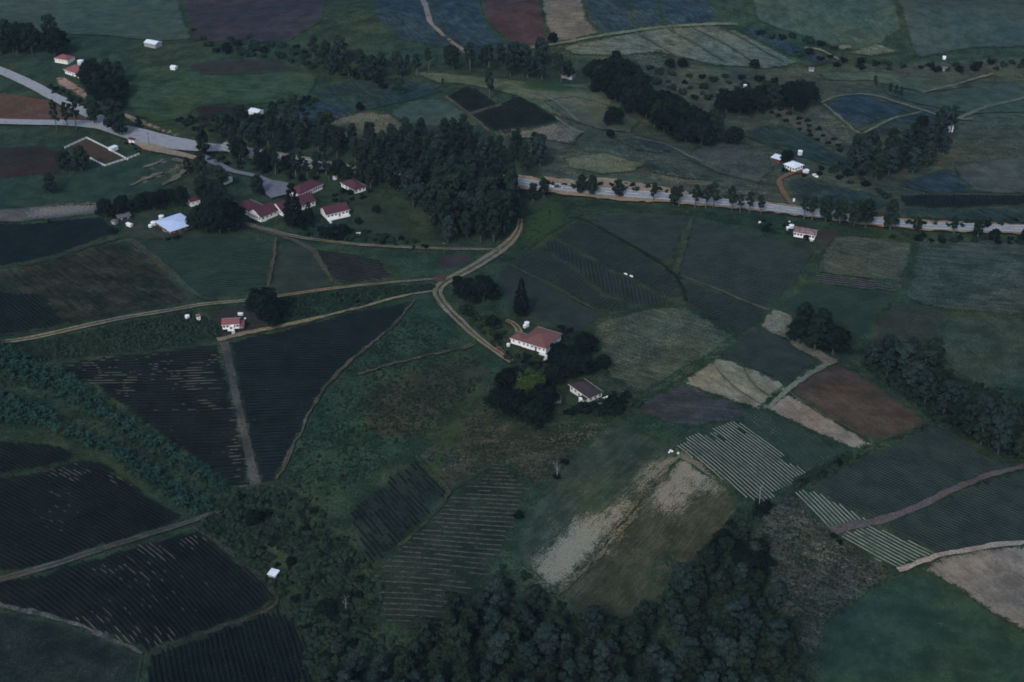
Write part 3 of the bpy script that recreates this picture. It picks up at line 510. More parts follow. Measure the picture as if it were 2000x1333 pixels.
# ---- far fields
fld('G1', 'far brown tilled field under the upper tree line', [(375, 125), (460, 118), (545, 118), (585, 138), (480, 146), (400, 146), (370, 136)], gm('tilled', (.032, .028, .026), (.026, .026, .022), cont=.3), name='ploughed_field')
fld('G2', 'far green pasture hillside at upper left', [(240, 150), (300, 130), (368, 132), (400, 148), (480, 148), (590, 142), (620, 150), (600, 195), (490, 206), (380, 206), (370, 235), (300, 240), (262, 225), (240, 190)], gm('pasture2', (.026, .046, .027), (.038, .056, .034), (ang((420, 170), (560, 180)), .5, .5), cont=.4), name='pasture')
fld('G3', 'dark tilled patch left of the white tin shed', [(372, 208), (480, 208), (492, 222), (470, 232), (400, 240), (384, 225)], gm('dktilled', (.02, .017, .017), (.015, .015, .014), cont=.3), name='ploughed_field')
fld('G4', 'purple bare field in the far distance at upper left', [(345, E), (640, E), (630, 42), (562, 82), (470, 86), (380, 80), (365, 40)], m_farpurple, name='ploughed_field')
fld('G4b', 'hazy green fields in the far upper left corner', [(E, -40), (340, -40), (360, 42), (375, 78), (300, 82), (200, 70), (E, 60)], gm('farg0', (.04, .06, .05), (.05, .07, .055), (ang((200, 60), (320, 66)), .4, .4), cont=.3), name='grass_field')
fld('G5', 'far dark green crop field left of the small dark diamonds', [(636, 172), (700, 158), (780, 152), (868, 178), (800, 198), (720, 216), (640, 208), (622, 190)], m_dkgreen, name='crop_field')
fld('G5b', 'dark crop field behind the pale knoll', [(560, 212), (620, 195), (700, 215), (690, 228), (640, 238), (580, 235)], m_bluegr, name='crop_field')
fld('G7', 'far pale grass slope with the lone tall tree', [(800, 140), (900, 148), (990, 156), (1060, 165), (1140, 165), (1196, 190), (1190, 235), (1140, 245), (1080, 225), (1010, 190), (930, 170), (850, 162)], gm('paleslope', (.058, .078, .048), (.075, .092, .058), (ang((1000, 170), (1150, 200)), .5, .4), cont=.5, dry=(.15, .14, .11)), name='pasture')
crop('G6', 'small dark diamond-shaped crop field, far centre', [(872, 190), (895, 178), (916, 170), (945, 185), (974, 204), (945, 214), (915, 222)], (875, 192), (912, 220), 2.2, 'crop', hgt=.5, wid=1.2)
crop('G6b', 'second dark crop field below the diamond', [(918, 225), (945, 216), (976, 206), (1000, 192), (1020, 192), (1060, 215), (1092, 236), (1040, 250), (985, 262), (950, 248)], (922, 226), (975, 258), 2.2, 'crop', hgt=.5, wid=1.2)
fld('G6p', 'pale cross of paths between the dark diamonds', [(866, 190), (872, 188), (918, 222), (945, 214), (978, 203), (982, 208), (948, 218), (922, 226), (960, 258), (952, 258), (912, 224)], m_path, name='path', jit=.2, ed=0)
fld('G9', 'far crop field left of the diamonds', [(800, 200), (868, 192), (912, 225), (945, 248), (870, 250), (800, 246), (760, 222)], gm('g9', (.036, .052, .042), (.048, .064, .048), cont=.4), name='crop_field')
fld('G8', 'pale grassy knoll above the central wood', [(640, 245), (668, 230), (720, 220), (765, 225), (802, 252), (790, 275), (700, 280), (660, 274)], gm('g8', (.060, .064, .048), (.078, .08, .058), cont=.8), name='pasture')
fld('G10', 'far dark crop field under the top edge', [(720, -40), (790, -40), (890, 98), (850, 92), (780, 78), (735, 40)], m_bluegr, name='crop_field')
fld('G10p', 'thin pale farm road climbing to the top edge', [(792, -40), (800, -40), (846, 48), (880, 78), (918, 104), (906, 105), (870, 78), (834, 44)], gm('fartrack', (.17, .14, .13), (.14, .12, .11), cont=.3), name='farm_road', jit=.2, ed=0)
fld('G10b', 'far blue-green crop field right of the thin farm road', [(800, -40), (900, -40), (945, 42), (1002, 96), (920, 106), (884, 80), (848, 46)], m_bluegr, name='crop_field')
fld('G10c', 'far reddish-brown bare field under the top edge', [(905, -40), (1020, -40), (1062, 50), (1078, 86), (1010, 95), (950, 44)], m_farred, name='ploughed_field')
fld('G11', 'far tan field under the top edge', [(1025, -40), (1100, -40), (1146, 42), (1176, 68), (1084, 86), (1066, 50)], m_fartan, name='stubble_field')
fld('G12', 'far dark blue-green field behind the ridge road', [(1105, -40), (1190, -40), (1234, 42), (1262, 57), (1180, 70), (1150, 42)], m_bluegr, name='crop_field')
fld('G12b', 'second far blue-green field behind the ridge road', [(1195, -40), (1250, -40), (1290, 42), (1312, 52), (1266, 56), (1238, 42)], m_bluegr, name='crop_field')
fld('G12c', 'third far blue-green field behind the ridge road', [(1255, -40), (1340, -40), (1400, 46), (1398, 51), (1316, 51), (1294, 42)], m_bluegr, name='crop_field')
fld('G13', 'broad pale ridge field below the ridge road', [(1090, 94), (1190, 75), (1300, 56), (1400, 52), (1440, 62), (1500, 92), (1560, 124), (1500, 136), (1400, 130), (1290, 105), (1200, 112), (1120, 108)], m_fargrass, name='grass_field')
fld('G13b', 'pale green strip on the ridge', [(1402, 52), (1420, 52), (1530, 105), (1600, 132), (1570, 130), (1500, 92), (1440, 62)], m_fargreen, name='grass_field')
fld('G14', 'dark field right of the ridge', [(1425, 52), (1500, 60), (1570, 95), (1640, 122), (1590, 130), (1520, 98)], m_bluegr, name='crop_field')
fld('G15', 'far hillside field at top right', [(1400, -40), (1700, -40), (1760, 60), (1700, 100), (1640, 100), (1560, 70), (1480, 42)], m_fargreen, name='grass_field')
fld('G15b', 'far field in the top right corner', [(1705, -40), (W, -40), (W, 90), (1900, 95), (1790, 115), (1770, 60)], gm('g15', (.036, .054, .05), (.048, .066, .06), cont=.4), name='grass_field')
fld('G15c', 'pale green triangle in the upper right', [(1650, 105), (1710, 85), (1760, 105), (1700, 112)], m_fargrass, name='grass_field')
fld('G17', 'pale upper right field above the low dark hedges', [(1600, 142), (1700, 140), (1830, 158), (1900, 172), (1800, 182), (1700, 160), (1610, 158)], m_fargreen, name='grass_field')
fld('G17b', 'wide hazy field at the upper right edge', [(1720, 166), (1800, 184), (1900, 172), (W, 150), (W, 220), (1900, 225), (1790, 205), (1730, 185)], gm('g17', (.034, .052, .046), (.045, .062, .052), cont=.4), name='grass_field')
fld('G18', 'dark field at upper right with pale borders', [(1612, 205), (1672, 182), (1745, 205), (1790, 215), (1720, 235), (1672, 256), (1640, 230)], m_bluegr, name='crop_field')
fld('G18b', 'dark field beside it to the right', [(1680, 258), (1730, 236), (1795, 217), (1880, 228), (1830, 245), (1760, 262), (1700, 262)], m_dkgreen, name='crop_field')
fld('G19', 'orchard ground at upper right', [(1500, 215), (1530, 213), (1600, 245), (1650, 280), (1645, 298), (1600, 280), (1540, 245)], gm('orchardg', (.05, .058, .046), (.075, .07, .055), cont=.6), name='orchard_ground')
fld('G20', 'dark crop field left of the orchard', [(1440, 262), (1500, 245), (1545, 252), (1600, 285), (1650, 310), (1690, 345), (1600, 320), (1500, 285)], m_dkgreen, name='crop_field')
fld('G21', 'crop field below the orchard behind the white farmhouse', [(1545, 352), (1590, 350), (1640, 368), (1700, 380), (1735, 402), (1690, 420), (1620, 412), (1560, 395), (1540, 365)], m_dkgreen, name='crop_field')
fld('G22', 'dark blue field right of the far tree clump', [(1752, 362), (1800, 345), (1850, 330), (1880, 352), (1897, 378), (1815, 380)], m_bluegr, name='crop_field')
fld('G22b', 'grey field at the right edge', [(1862, 328), (1930, 315), (W, 300), (W, 380), (1900, 378)], gm('g22', (.045, .058, .056), (.06, .07, .066), cont=.4), name='grass_field')
crop('G23', 'dark rows behind the highway trees at right', [(1755, 385), (1815, 383), (1900, 381), (W, 384), (W, 398), (1880, 408), (1765, 405)], (1800, 385), (1812, 405), 2.4, 'crop_blue', hgt=.4, wid=1.1)
fld('G23b', 'dark field between it and the highway', [(1765, 408), (1880, 411), (W, 402), (W, 440), (1850, 432), (1775, 425)], m_dkgreen, name='crop_field')
fld('G24', 'pale pasture slope north of the highway', [(1100, 312), (1180, 300), (1262, 322), (1240, 338), (1180, 344), (1110, 330)], gm('g24', (.062, .074, .048), (.08, .09, .058), cont=.4), name='pasture')
fld('G25', 'dark grass crescent above the pale pasture', [(1200, 275), (1260, 270), (1330, 290), (1290, 302), (1245, 296)], m_dkgreen, name='crop_field')
fld('G25b', 'dark dug strip left of the bluish hollow', [(1252, 320), (1300, 325), (1380, 345), (1420, 358), (1340, 352), (1270, 338)], m_dkgreen, name='crop_field')
fld('G26', 'grey-brown rough field in the valley', [(1370, 285), (1440, 282), (1500, 300), (1510, 335), (1480, 360), (1400, 340), (1340, 310)], gm('g26', (.044, .052, .044), (.060, .064, .054), cont=.8), name='rough_ground')
fld('G27', 'dark crop beside the diagonal tree belt', [(1255, 165), (1300, 172), (1350, 195), (1370, 208), (1310, 200), (1270, 185)], gm('g27', (.042, .056, .046), (.05, .064, .05), cont=.4), name='crop_field')
fld('G28', 'grey grass field left of the lone round tree', [(1060, 200), (1120, 190), (1180, 205), (1250, 240), (1230, 262), (1170, 255), (1110, 235)], gm('g28', (.05, .064, .048), (.066, .076, .058), cont=.5), name='pasture')
fld('G29', 'stony pale scree under the second dark diamond', [(985, 264), (1040, 255), (1095, 240), (1140, 260), (1120, 285), (1060, 275), (1000, 272)], gm('g29', (.07, .066, .06), (.10, .095, .08), cont=.9, spot=((.25, .23, .2), .62)), name='rough_ground')
# ------------------------------------------------------------------ roads and tracks
def smooth_path(pts, step=3.0):
    P = G([p[0] for p in pts], [p[1] for p in pts])[:, :2]; out = []
    n = len(P)
    for i in range(n - 1):
        p0 = P[max(i - 1, 0)]; p1 = P[i]; p2 = P[i + 1]; p3 = P[min(i + 2, n - 1)]; k = max(2, int(np.linalg.norm(p2 - p1) / step))
        for j in range(k):
            t = j / k; out.append(.5 * (2 * p1 + (p2 - p0) * t + (2 * p0 - 5 * p1 + 4 * p2 - p3) * t * t + (3 * p1 - p0 - 3 * p2 + p3) * t ** 3))
    out.append(P[-1]); return np.array(out)
ROFF = [1.30]
def ribbon(name, label, pts, width, mats, cols=((-.5, .5, 0),), off=None, ragged=.12, parent=None, path=None, shift=0.0, dash=None, kind='structure'):
    P = smooth_path(pts) if path is None else path
    T = np.gradient(P, axis=0); T /= np.linalg.norm(T, axis=1)[:, None] + 1e-9; Nn = np.stack([-T[:, 1], T[:, 0]], -1)
    if off is None: ROFF[0] += .012; off = ROFF[0]
    V = []; Fc = []; MI = []; n = len(P)
    def wf(i):
        if isinstance(width, (int, float)): return width
        q_ = i / (n - 1) * (len(width) - 1); a = int(min(q_, len(width) - 2)); return width[a] + (width[a + 1] - width[a]) * (q_ - a)
    for (a, b, mi) in cols:
        sub = max(1, int((b - a) * wf(0) / 2.5)); base = len(V)
        ja = RNG.uniform(-ragged, ragged, n); jb = RNG.uniform(-ragged, ragged, n)
        for i in range(n):
            for s in range(sub + 1):
                q_ = a + (b - a) * s / sub; o_ = q_ * wf(i) + shift
                if s == 0: o_ += ja[i] * 1.5
                if s == sub: o_ += jb[i] * 1.5
                x, y = P[i] + Nn[i] * o_; V.append((float(x), float(y), 0))
        for i in range(n - 1):
            if dash and (i % dash[1]) >= dash[0]: continue
            for s in range(sub):
                A_ = base + i * (sub + 1) + s; Fc.append((A_, A_ + sub + 1, A_ + sub + 2, A_ + 1)); MI.append(mi)
    va = np.array(V); hz = H(va[:, 0], va[:, 1]); va[:, 2] = hz + off
    me = bpy.data.meshes.new(name); me.from_pydata(va.tolist(), [], Fc)
    for m_ in mats: me.materials.append(m_)
    me.polygons.foreach_set('material_index', MI); me.polygons.foreach_set('use_smooth', [True] * len(Fc)); set_attrs(me, va[:, 0], va[:, 1], hz)
    o = link(name, me, parent); tag(o, label, kind=kind); return o, P, off
m_mid = gm('track_middle', (.04, .045, .03), (.06, .06, .04), cont=.7)
ROFF[0] = FOFF[0] + .05
RUT = ((-.5, -.14, 0), (-.14, .14, 1), (.14, .5, 0))
ribbon('dirt_track', 'long pale dirt track running left from the tree at the bend', [(E, 678), (60, 663), (150, 643), (250, 622), (330, 609), (400, 597), (470, 591), (540, 582), (650, 566), (760, 555), (862, 546)], [3.6, 3.8, 3.4, 3.0, 2.4, 1.4], [m_track, m_mid], RUT)
ribbon('dirt_track', 'thin dirt track along the top of the bluish crop field', [(425, 667), (470, 656), (540, 641), (600, 629), (700, 604), (790, 580), (860, 570)], [3.2, 3.4, 1.6, 1.6, 2.4], [m_track], ragged=.35)
t3, _, _ = ribbon('dirt_road', 'main dirt road curving from the wood down past the farmhouse', [(1016, 430), (1014, 448), (1002, 468), (978, 490), (945, 512), (915, 530), (885, 545), (866, 556), (854, 572), (866, 596), (895, 627), (940, 668), (1000, 710)], [2.6, 4.8, 6.5, 6, 5.5, 4.6, 4.4, 3.2, 3.2], [m_track, m_mid], ((-.5, -.1, 0), (-.1, .12, 1), (.12, .5, 0)))
ribbon('dirt_track', 'long drive from the school to the dirt road', [(478, 438), (520, 450), (570, 463), (640, 474), (740, 483), (850, 488), (940, 490), (978, 490)], [2.6, 2.8, 2.4, 2.4, 2.2], [m_track, m_mid], RUT)
ribbon('dirt_track', 'faint second track below the school drive', [(478, 443), (530, 458), (580, 474), (610, 492), (630, 520), (650, 552)], [1.8, 2.2, 3, 3, 1.5], [m_path], ragged=.4)
ribbon('dirt_track', 'faint brown track between two green wedges', [(540, 468), (536, 500), (528, 540), (522, 575)], [1.4, 2, 1.6], [m_path], ragged=.4)
ribbon('ditch_path', 'grassy ditch running down from the pale-blue-roofed house', [(256, 467), (290, 495), (330, 530), (365, 562), (395, 584), (420, 590)], [2.5, 3, 3, 2], [gm('ditch', (.03, .044, .035), (.04, .052, .038), cont=.6)], ragged=.3)
ribbon('field_edge', 'bare soil line beside the grassy ditch', [(262, 478), (300, 512), (340, 548), (385, 586)], [1.2, 1.2, .8], [gm('edge_soil', (.07, .05, .035), (.04, .036, .026), cont=.7)], ragged=.3)
ribbon('field_edge', 'ragged brown edge of the bluish crop field', [(812, 586), (796, 605), (768, 640), (700, 694), (650, 742), (612, 796), (588, 845), (564, 895), (538, 942), (508, 949), (455, 955)], [1.0, 1.6, 1.6, 1.3, 1.3], [m_path, gm('edge_brown', (.08, .068, .05), (.035, .036, .026), cont=.9)], ((-.5, .5, 1),), ragged=.55)
ribbon('dirt_track', 'wheel track across the lower left crop fields', [(E, 1152), (90, 1111), (170, 1085), (250, 1060), (320, 1038), (390, 1016), (430, 1000)], [3.6, 3.2, 2.8, 2.2], [gm('wheeltrack', (.085, .078, .07), (.06, .056, .05), cont=.6), m_mid], RUT)
ribbon('field_edge', 'bare edge of the curving-row field', [(378, 1034), (420, 1060), (460, 1092), (500, 1122), (528, 1150), (540, 1182), (470, 1215), (380, 1248), (290, 1280)], [1.4, 1.2, 1.6, 1.2], [gm('edge_bare', (.06, .052, .042), (.02, .026, .02), cont=.9)], ragged=.5)
ribbon('field_edge', 'pale soil edge at the bottom of the curving-row field', [(E, 1170), (90, 1206), (190, 1240), (280, 1279)], [1.4, 1.6, 1.2], [gm('edge_pale', (.10, .10, .095), (.03, .036, .03), cont=.9)], ragged=.6)
ribbon('field_edge', 'brown edge above the brown-green field', [(E, 535), (80, 514), (170, 486), (245, 466)], [1.4, 1.6, 1.6], [gm('edge_b2', (.05, .042, .03), (.022, .026, .018), cont=.9)], ragged=.6)
ribbon('farm_track', 'furrowed track down the middle of the knoll', [(1328, 893), (1290, 932), (1245, 984), (1185, 1058), (1130, 1118), (1088, 1158)], [1.6, 1.4, 1.2, 1.6], [gm('furrow', (.05, .046, .035), (.035, .038, .026), cont=.6)], ragged=.3)
ribbon('field_edge', 'pale straw line beside the knoll track', [(1245, 990), (1190, 1052), (1135, 1108), (1085, 1154), (1070, 1178)], [1.2, 1.6, 2.0, 1.4], [gm('strawline', (.09, .082, .058), (.045, .048, .034), cont=.9)], shift=1.9, ragged=.7)
ribbon('farm_track', 'grassy edge track of the pale tan strip', [(1500, 800), (1536, 768), (1580, 735), (1630, 708)], [2.2, 2.6, 2.8], [gm('pt', (.15, .145, .11), (.10, .11, .075), cont=.6)], ragged=.3)
ribbon('farm_track', 'brown farm track between the two dark right-hand crop fields', [(1622, 1041), (1664, 1030), (1712, 1022), (1780, 998), (1850, 965), (1932, 932), (W, 905)], [4.4, 3.6, 2.6, 2.6, 3.0], [gm('brtrack', (.085, .075, .075), (.06, .054, .054), dry=(.3, .28, .25), cont=.5)], ragged=.3)
ribbon('farm_track', 'pale edge of the bare field at the right', [(1755, 1119), (1800, 1100), (1846, 1086), (1935, 1070), (W, 1058)], [2.4, 2.4, 2.0], [gm('brtrack2', (.26, .23, .21), (.19, .17, .15), cont=.5)], ragged=.3)
ribbon('dirt_track', 'red dirt drive to the white farmhouse', [(1552, 410), (1538, 392), (1526, 372), (1522, 355), (1535, 345), (1556, 338), (1566, 334)], [3.0, 2.6, 2.6, 3.4], [gm('reddrive', (.15, .09, .07), (.11, .075, .055), cont=.5)], ragged=.3)
ribbon('field_edge', 'grassy border line of the dark square field', [(1352, 426), (1336, 475), (1320, 538), (1316, 552)], [2.2, 3.4, 2.2], [gm('greenborder', (.028, .042, .03), (.04, .052, .036), cont=.7)], ragged=.5)
ribbon('field_edge', 'dark ditch above the slanting rows', [(1110, 428), (1140, 432), (1188, 458), (1262, 500), (1308, 532), (1330, 560), (1340, 592)], [1.0, 1.4, 1.6, 2.0], [gm('dkditch', (.008, .014, .012), (.014, .02, .015), cont=.6)], ragged=.3)
ribbon('field_edge', 'yellowish line between the slanting rows and the smooth triangle', [(985, 516), (1030, 538), (1060, 552), (1120, 585), (1170, 612)], [1.4, 1.2, 1.0], [gm('yell', (.05, .056, .036), (.028, .038, .025), cont=.8)], ragged=.3)
ribbon('field_edge', 'brown line below the dark square field', [(1330, 542), (1400, 568), (1450, 590), (1502, 609)], [.8, 1.4, 1.6], [gm('brl', (.095, .08, .06), (.06, .06, .045), cont=.6)], ragged=.3)
ribbon('field_edge', 'yellow-green grass edge of the ragged field', [(812, 893), (845, 930), (876, 966), (832, 1022), (780, 1072)], [1.0, 1.6, 2.0, 1.2], [gm('yeg', (.045, .052, .03), (.025, .034, .02), cont=.9)], ragged=.5)
m_fp = gm('far_path', (.12, .125, .10), (.075, .085, .065), cont=.6)
m_fd = gm('far_ditch', (.035, .046, .038), (.05, .06, .048), cont=.6)
for pts_, w_, lb_ in [([(1604, 204), (1640, 190), (1700, 188), (1760, 205), (1850, 232), (1900, 236)], 2.6, 'pale green path above the dark upper right field'), ([(1608, 206), (1640, 232), (1672, 260), (1690, 262), (1740, 236), (1800, 222)], 2.0, 'pale path round the dark upper right field'), ([(1868, 236), (1900, 222), (1940, 208), (W, 180)], 3.0, 'pale farm track at the far right edge'),
    ([(1800, 184), (1850, 172), (1900, 158), (1940, 146)], 2.4, 'upper pale track at the far right edge'), ([(1640, 98), (1650, 94), (1662, 95)], 4.0, 'pale track junction in the hazy upper right'), ([(1570, 96), (1600, 100), (1640, 120)], 2.0, 'pale edge of the far ridge gully'), ([(1240, 272), (1300, 285), (1345, 308), (1372, 318)], 1.8, 'thin pale track in the valley beyond the highway'),
    ([(1100, 172), (1150, 176), (1190, 192)], 1.6, 'edge of the far pale slope'), ([(1085, 232), (1120, 256), (1140, 262)], 2.2, 'pale earth edge by the stony scree'), ([(1060, 188), (1090, 205), (1130, 240)], 2.2, 'pale path right of the dark diamonds')]:
    ribbon('farm_track', lb_, pts_, w_, [m_fp], ragged=.4)
for pts_ in ([(1240, 66), (1290, 95), (1330, 118)], [(1300, 58), (1360, 90), (1420, 126)], [(1345, 54), (1420, 92), (1480, 130)], [(1400, 53), (1460, 84), (1530, 124)]): ribbon('field_edge', 'faint dark strip line across the far pale ridge', pts_, 1.6, [m_fd], ragged=.3)
ribbon('ridge_road', 'thin farm road along the crest of the far ridge', [(1000, 100), (1080, 90), (1180, 72), (1300, 56), (1400, 50), (1440, 50)], 3.0, [gm('ridger', (.12, .13, .10), (.06, .08, .055), cont=.6)], ragged=.3)
ribbon('curved_wheel_mark', 'left curved wheel mark in the pale straw field', [(1398, 722), (1412, 740), (1440, 765), (1482, 792)], .9, [gm('wm', (.07, .07, .05), (.09, .085, .06), cont=.5)], ragged=.15)
ribbon('curved_wheel_mark', 'right curved wheel mark in the pale straw field', [(1452, 722), (1462, 744), (1480, 762), (1502, 778)], .9, [bpy.data.materials['wm']], ragged=.15)
ribbon('furrow_line', 'dark furrow between the tan strip and the ploughed field', [(1540, 770), (1570, 792), (1600, 812), (1650, 835), (1682, 855)], .9, [gm('fl', (.06, .05, .035), (.08, .065, .05), cont=.5)], ragged=.15)
ribbon('driveway', 'short pale curved driveway behind the farmhouse', [(988, 630), (1002, 636), (1011, 645), (1014, 654)], [2.2, 3, 3.4], [m_track, m_mid], RUT)
sheet('bare_patch', 'orange bare earth at the bend of the dirt road', [(846, 545), (860, 541), (872, 544), (870, 553), (852, 556)], m_red, off=1.28, ed=0)
sheet('bare_patch', 'orange-brown bare earth between farmhouse and dirt road', [(968, 676), (980, 684), (990, 696), (994, 706), (982, 694), (970, 684)], m_red, off=1.28, ed=0)
m_worn = gm('worn_strip', (.13, .12, .10), (.06, .07, .05), cont=.8)
ribbon('worn_strip', 'left pale worn strip on the playing ground', [(250, 367), (285, 352), (318, 340)], [1.5, 4, 2], [m_worn], ragged=.9)
ribbon('worn_strip', 'upper pale worn strip on the playing ground', [(280, 332), (300, 324), (320, 315)], [2, 3, 1.5], [m_worn], ragged=.8)
ribbon('worn_strip', 'brown footpath curving round the playing ground', [(318, 366), (345, 350), (366, 330), (358, 320), (340, 314)], [2, 5, 4, 3], [m_worn], ragged=.9)
ribbon('worn_strip', 'thin pale path across the central meadow', [(700, 736), (760, 718), (830, 700), (905, 684), (922, 676)], [.8, 1.2, 1.4, 2.2], [m_path], ragged=.5)
# sealed roads
hw = [(430, 288), (520, 308), (640, 328), (760, 342), (880, 350), (980, 354), (1060, 366), (1200, 380), (1300, 388), (1400, 398), (1500, 409), (1600, 422), (1700, 435), (1800, 444), (1900, 448), (W, 454)]
ribbon('road_shoulder', 'pale sandy shoulders of the highway', hw, [13, 13, 14, 15, 19, 14, 13, 13, 13], [m_sand], ragged=.8)
ribbon('road_shoulder', 'wide sandy clearing north of the highway', [(1062, 352), (1120, 362), (1180, 362), (1240, 370), (1300, 376), (1360, 384)], [3, 9, 12, 8, 3], [m_sand], ragged=.8)
hwy, hp, ho = ribbon('highway', 'two-lane sealed highway crossing the picture', hw, 8.4, [M['asphalt']], ragged=.05)
ribbon('road_marking', 'painted centre line of the highway', hw, .30, [M['paint']], path=hp, parent=hwy, dash=(2, 4), ragged=0, off=ho + .05, kind=None)
for sft, sd_ in ((-3.7, 'near'), (3.7, 'far')):
    ribbon('road_marking', 'painted edge line on the %s side of the highway' % sd_, hw, .22, [M['paint']], path=hp, parent=hwy, shift=sft, ragged=0, off=ho + .05, kind=None)
ribbon('side_road', 'upper sealed road at the left edge', [(E, 120), (60, 168), (100, 190), (150, 215), (200, 238), (235, 252)], [8, 8, 9], [M['asphalt']], ragged=.1)
ribbon('side_road', 'lower sealed road at the left edge', [(E, 240), (60, 243), (130, 244), (200, 249), (250, 262), (320, 280), (400, 292), (440, 292)], [8, 8, 8, 12, 17, 16, 9], [M['asphalt']], ragged=.1)
sheet('gravel_apron', 'pale gravel apron below the wide road', [(262, 282), (300, 286), (350, 300), (400, 312), (380, 316), (330, 306), (280, 296)], m_sand, off=ROFF[0] + .02, ed=0)
ribbon('school_road', 'narrow sealed road to the school yard', [(390, 306), (420, 322), (455, 338), (500, 348), (525, 358)], [6, 5, 4, 4], [M['asphalt2']], ragged=.1)
sheet('school_yard', 'bluish sealed yard between the red-roofed school buildings', [(512, 362), (530, 356), (566, 362), (572, 374), (560, 384), (530, 392), (520, 384)], M['asphalt2'], jit=.1, off=ROFF[0] + .03, ed=0)
# ------------------------------------------------------------------ vegetation
def quads_mesh(C, Nrm, size, asp=1.0, rng=None):
    """one quad per centre, facing the normal, random roll; returns verts, faces"""
    n = len(C); r = RNG.normal(size=(n, 3)); Nrm = Nrm / (np.linalg.norm(Nrm, axis=1)[:, None] + 1e-9)
    a = np.cross(Nrm, r); a /= np.linalg.norm(a, axis=1)[:, None] + 1e-9; b = np.cross(Nrm, a)
    s = size[:, None] * .5; A = a * s * asp; B = b * s
    V = np.stack([C - A - B * .6, C + A * .55 - B, C + A + B * .7, C - A * .5 + B], 1).reshape(-1, 3)
    return V, np.arange(4 * n).reshape(n, 4)
def np_mesh(name, V, Fq, mats, mi=None, smooth=False):
    me = bpy.data.meshes.new(name); V = np.asarray(V, np.float32); Fq = np.asarray(Fq, np.int32)
    me.vertices.add(len(V)); me.vertices.foreach_set('co', V.ravel()); k = Fq.shape[1]
    me.loops.add(Fq.size); me.loops.foreach_set('vertex_index', Fq.ravel())
    me.polygons.add(len(Fq)); me.polygons.foreach_set('loop_start', np.arange(0, Fq.size, k, dtype=np.int32))
    for m_ in mats: me.materials.append(m_)
    if mi is not None: me.polygons.foreach_set('material_index', np.asarray(mi, np.int32))
    if smooth: me.polygons.foreach_set('use_smooth', np.ones(len(Fq), bool))
    me.update(calc_edges=True); return me
def sph(n):
    v = RNG.normal(size=(n, 3)); return v / np.linalg.norm(v, axis=1)[:, None]
def blob_leaves(clumps, dens, ls, core=True, flat=1.0):
    """leafy clumps: list of (x, y, z, r, rz); quads spread through each shell plus a small closed heart of larger leaves"""
    VV = []; FF = []; nb = 0
    for (cx, cy, cz, r, rz) in clumps:
        n = max(12, int(dens * r * r)); d = sph(n); d[:, 2] = np.where((d[:, 2] < -.3) & (RNG.random(n) < .7), -d[:, 2], d[:, 2])
        k = RNG.uniform(.62, 1.05, n); lump = 1 + .16 * np.sin(d[:, 0] * 5 + cx) * np.sin(d[:, 1] * 5 + cy) * 1.3
        C = d * (k * lump)[:, None] * np.array([r, r, rz]) + np.array([cx, cy, cz])
        Nn = d + RNG.normal(size=(n, 3)) * .45 + np.array([0, 0, .35])
        V, Fq = quads_mesh(C, Nn, RNG.uniform(.7, 1.35, n) * ls); VV.append(V); FF.append(Fq + nb); nb += len(V)
        if core:
            n = 26; d = sph(n); C = d * .5 * np.array([r, r, rz]) + np.array([cx, cy, cz])
            V, Fq = quads_mesh(C, d, np.full(n, r * .62)); VV.append(V); FF.append(Fq + nb); nb += len(V)
    return np.concatenate(VV), np.concatenate(FF)
def limb(mb, p, q, r0, r1, n=5, sag=.15):
    p = Vector(p); q = Vector(q); m = (p + q) / 2 + Vector((random.uniform(-.3, .3), random.uniform(-.3, .3), sag)); mb.tube([p, m, q], [r0, (r0 + r1) * .5, r1], n)
def crown_gum(h, w, bare=.38, n=9, ls=.75, dens=26):
    cl = []; mb = MB(); top = h * .93
    lean = Vector((random.uniform(-.06, .06) * h, random.uniform(-.06, .06) * h, 0)); 
    mb.tube([(0, 0, -.6), (lean.x * .3, lean.y * .3, h * .35), (lean.x * .7, lean.y * .7, h * .62), (lean.x, lean.y, h * .85)], [w * .045 + .12, w * .035 + .09, w * .022 + .05, .05], 6)
    for i in range(n):
        a = i * 2.4 + random.uniform(-.4, .4); t = (i + .5) / n; z = h * (bare + (1 - bare) * (.12 + .82 * t)); rad = w * .5 * (1.05 - .75 * abs(t - .42) * 1.3) * random.uniform(.45, .85)
        r = w * random.uniform(.17, .27); c = (lean.x * t + rad * math.cos(a), lean.y * t + rad * math.sin(a), z - r * .3)
        cl.append((*c, r, r * random.uniform(.7, .95))); z0 = h * (bare * .8 + .35 * t)
        limb(mb, (lean.x * z0 / h, lean.y * z0 / h, z0), (c[0], c[1], c[2] - r * .2), .09 + w * .008, .04)
    cl.append((lean.x, lean.y, h - w * .2, w * .22, w * .2))
    return cl, mb, dens, ls
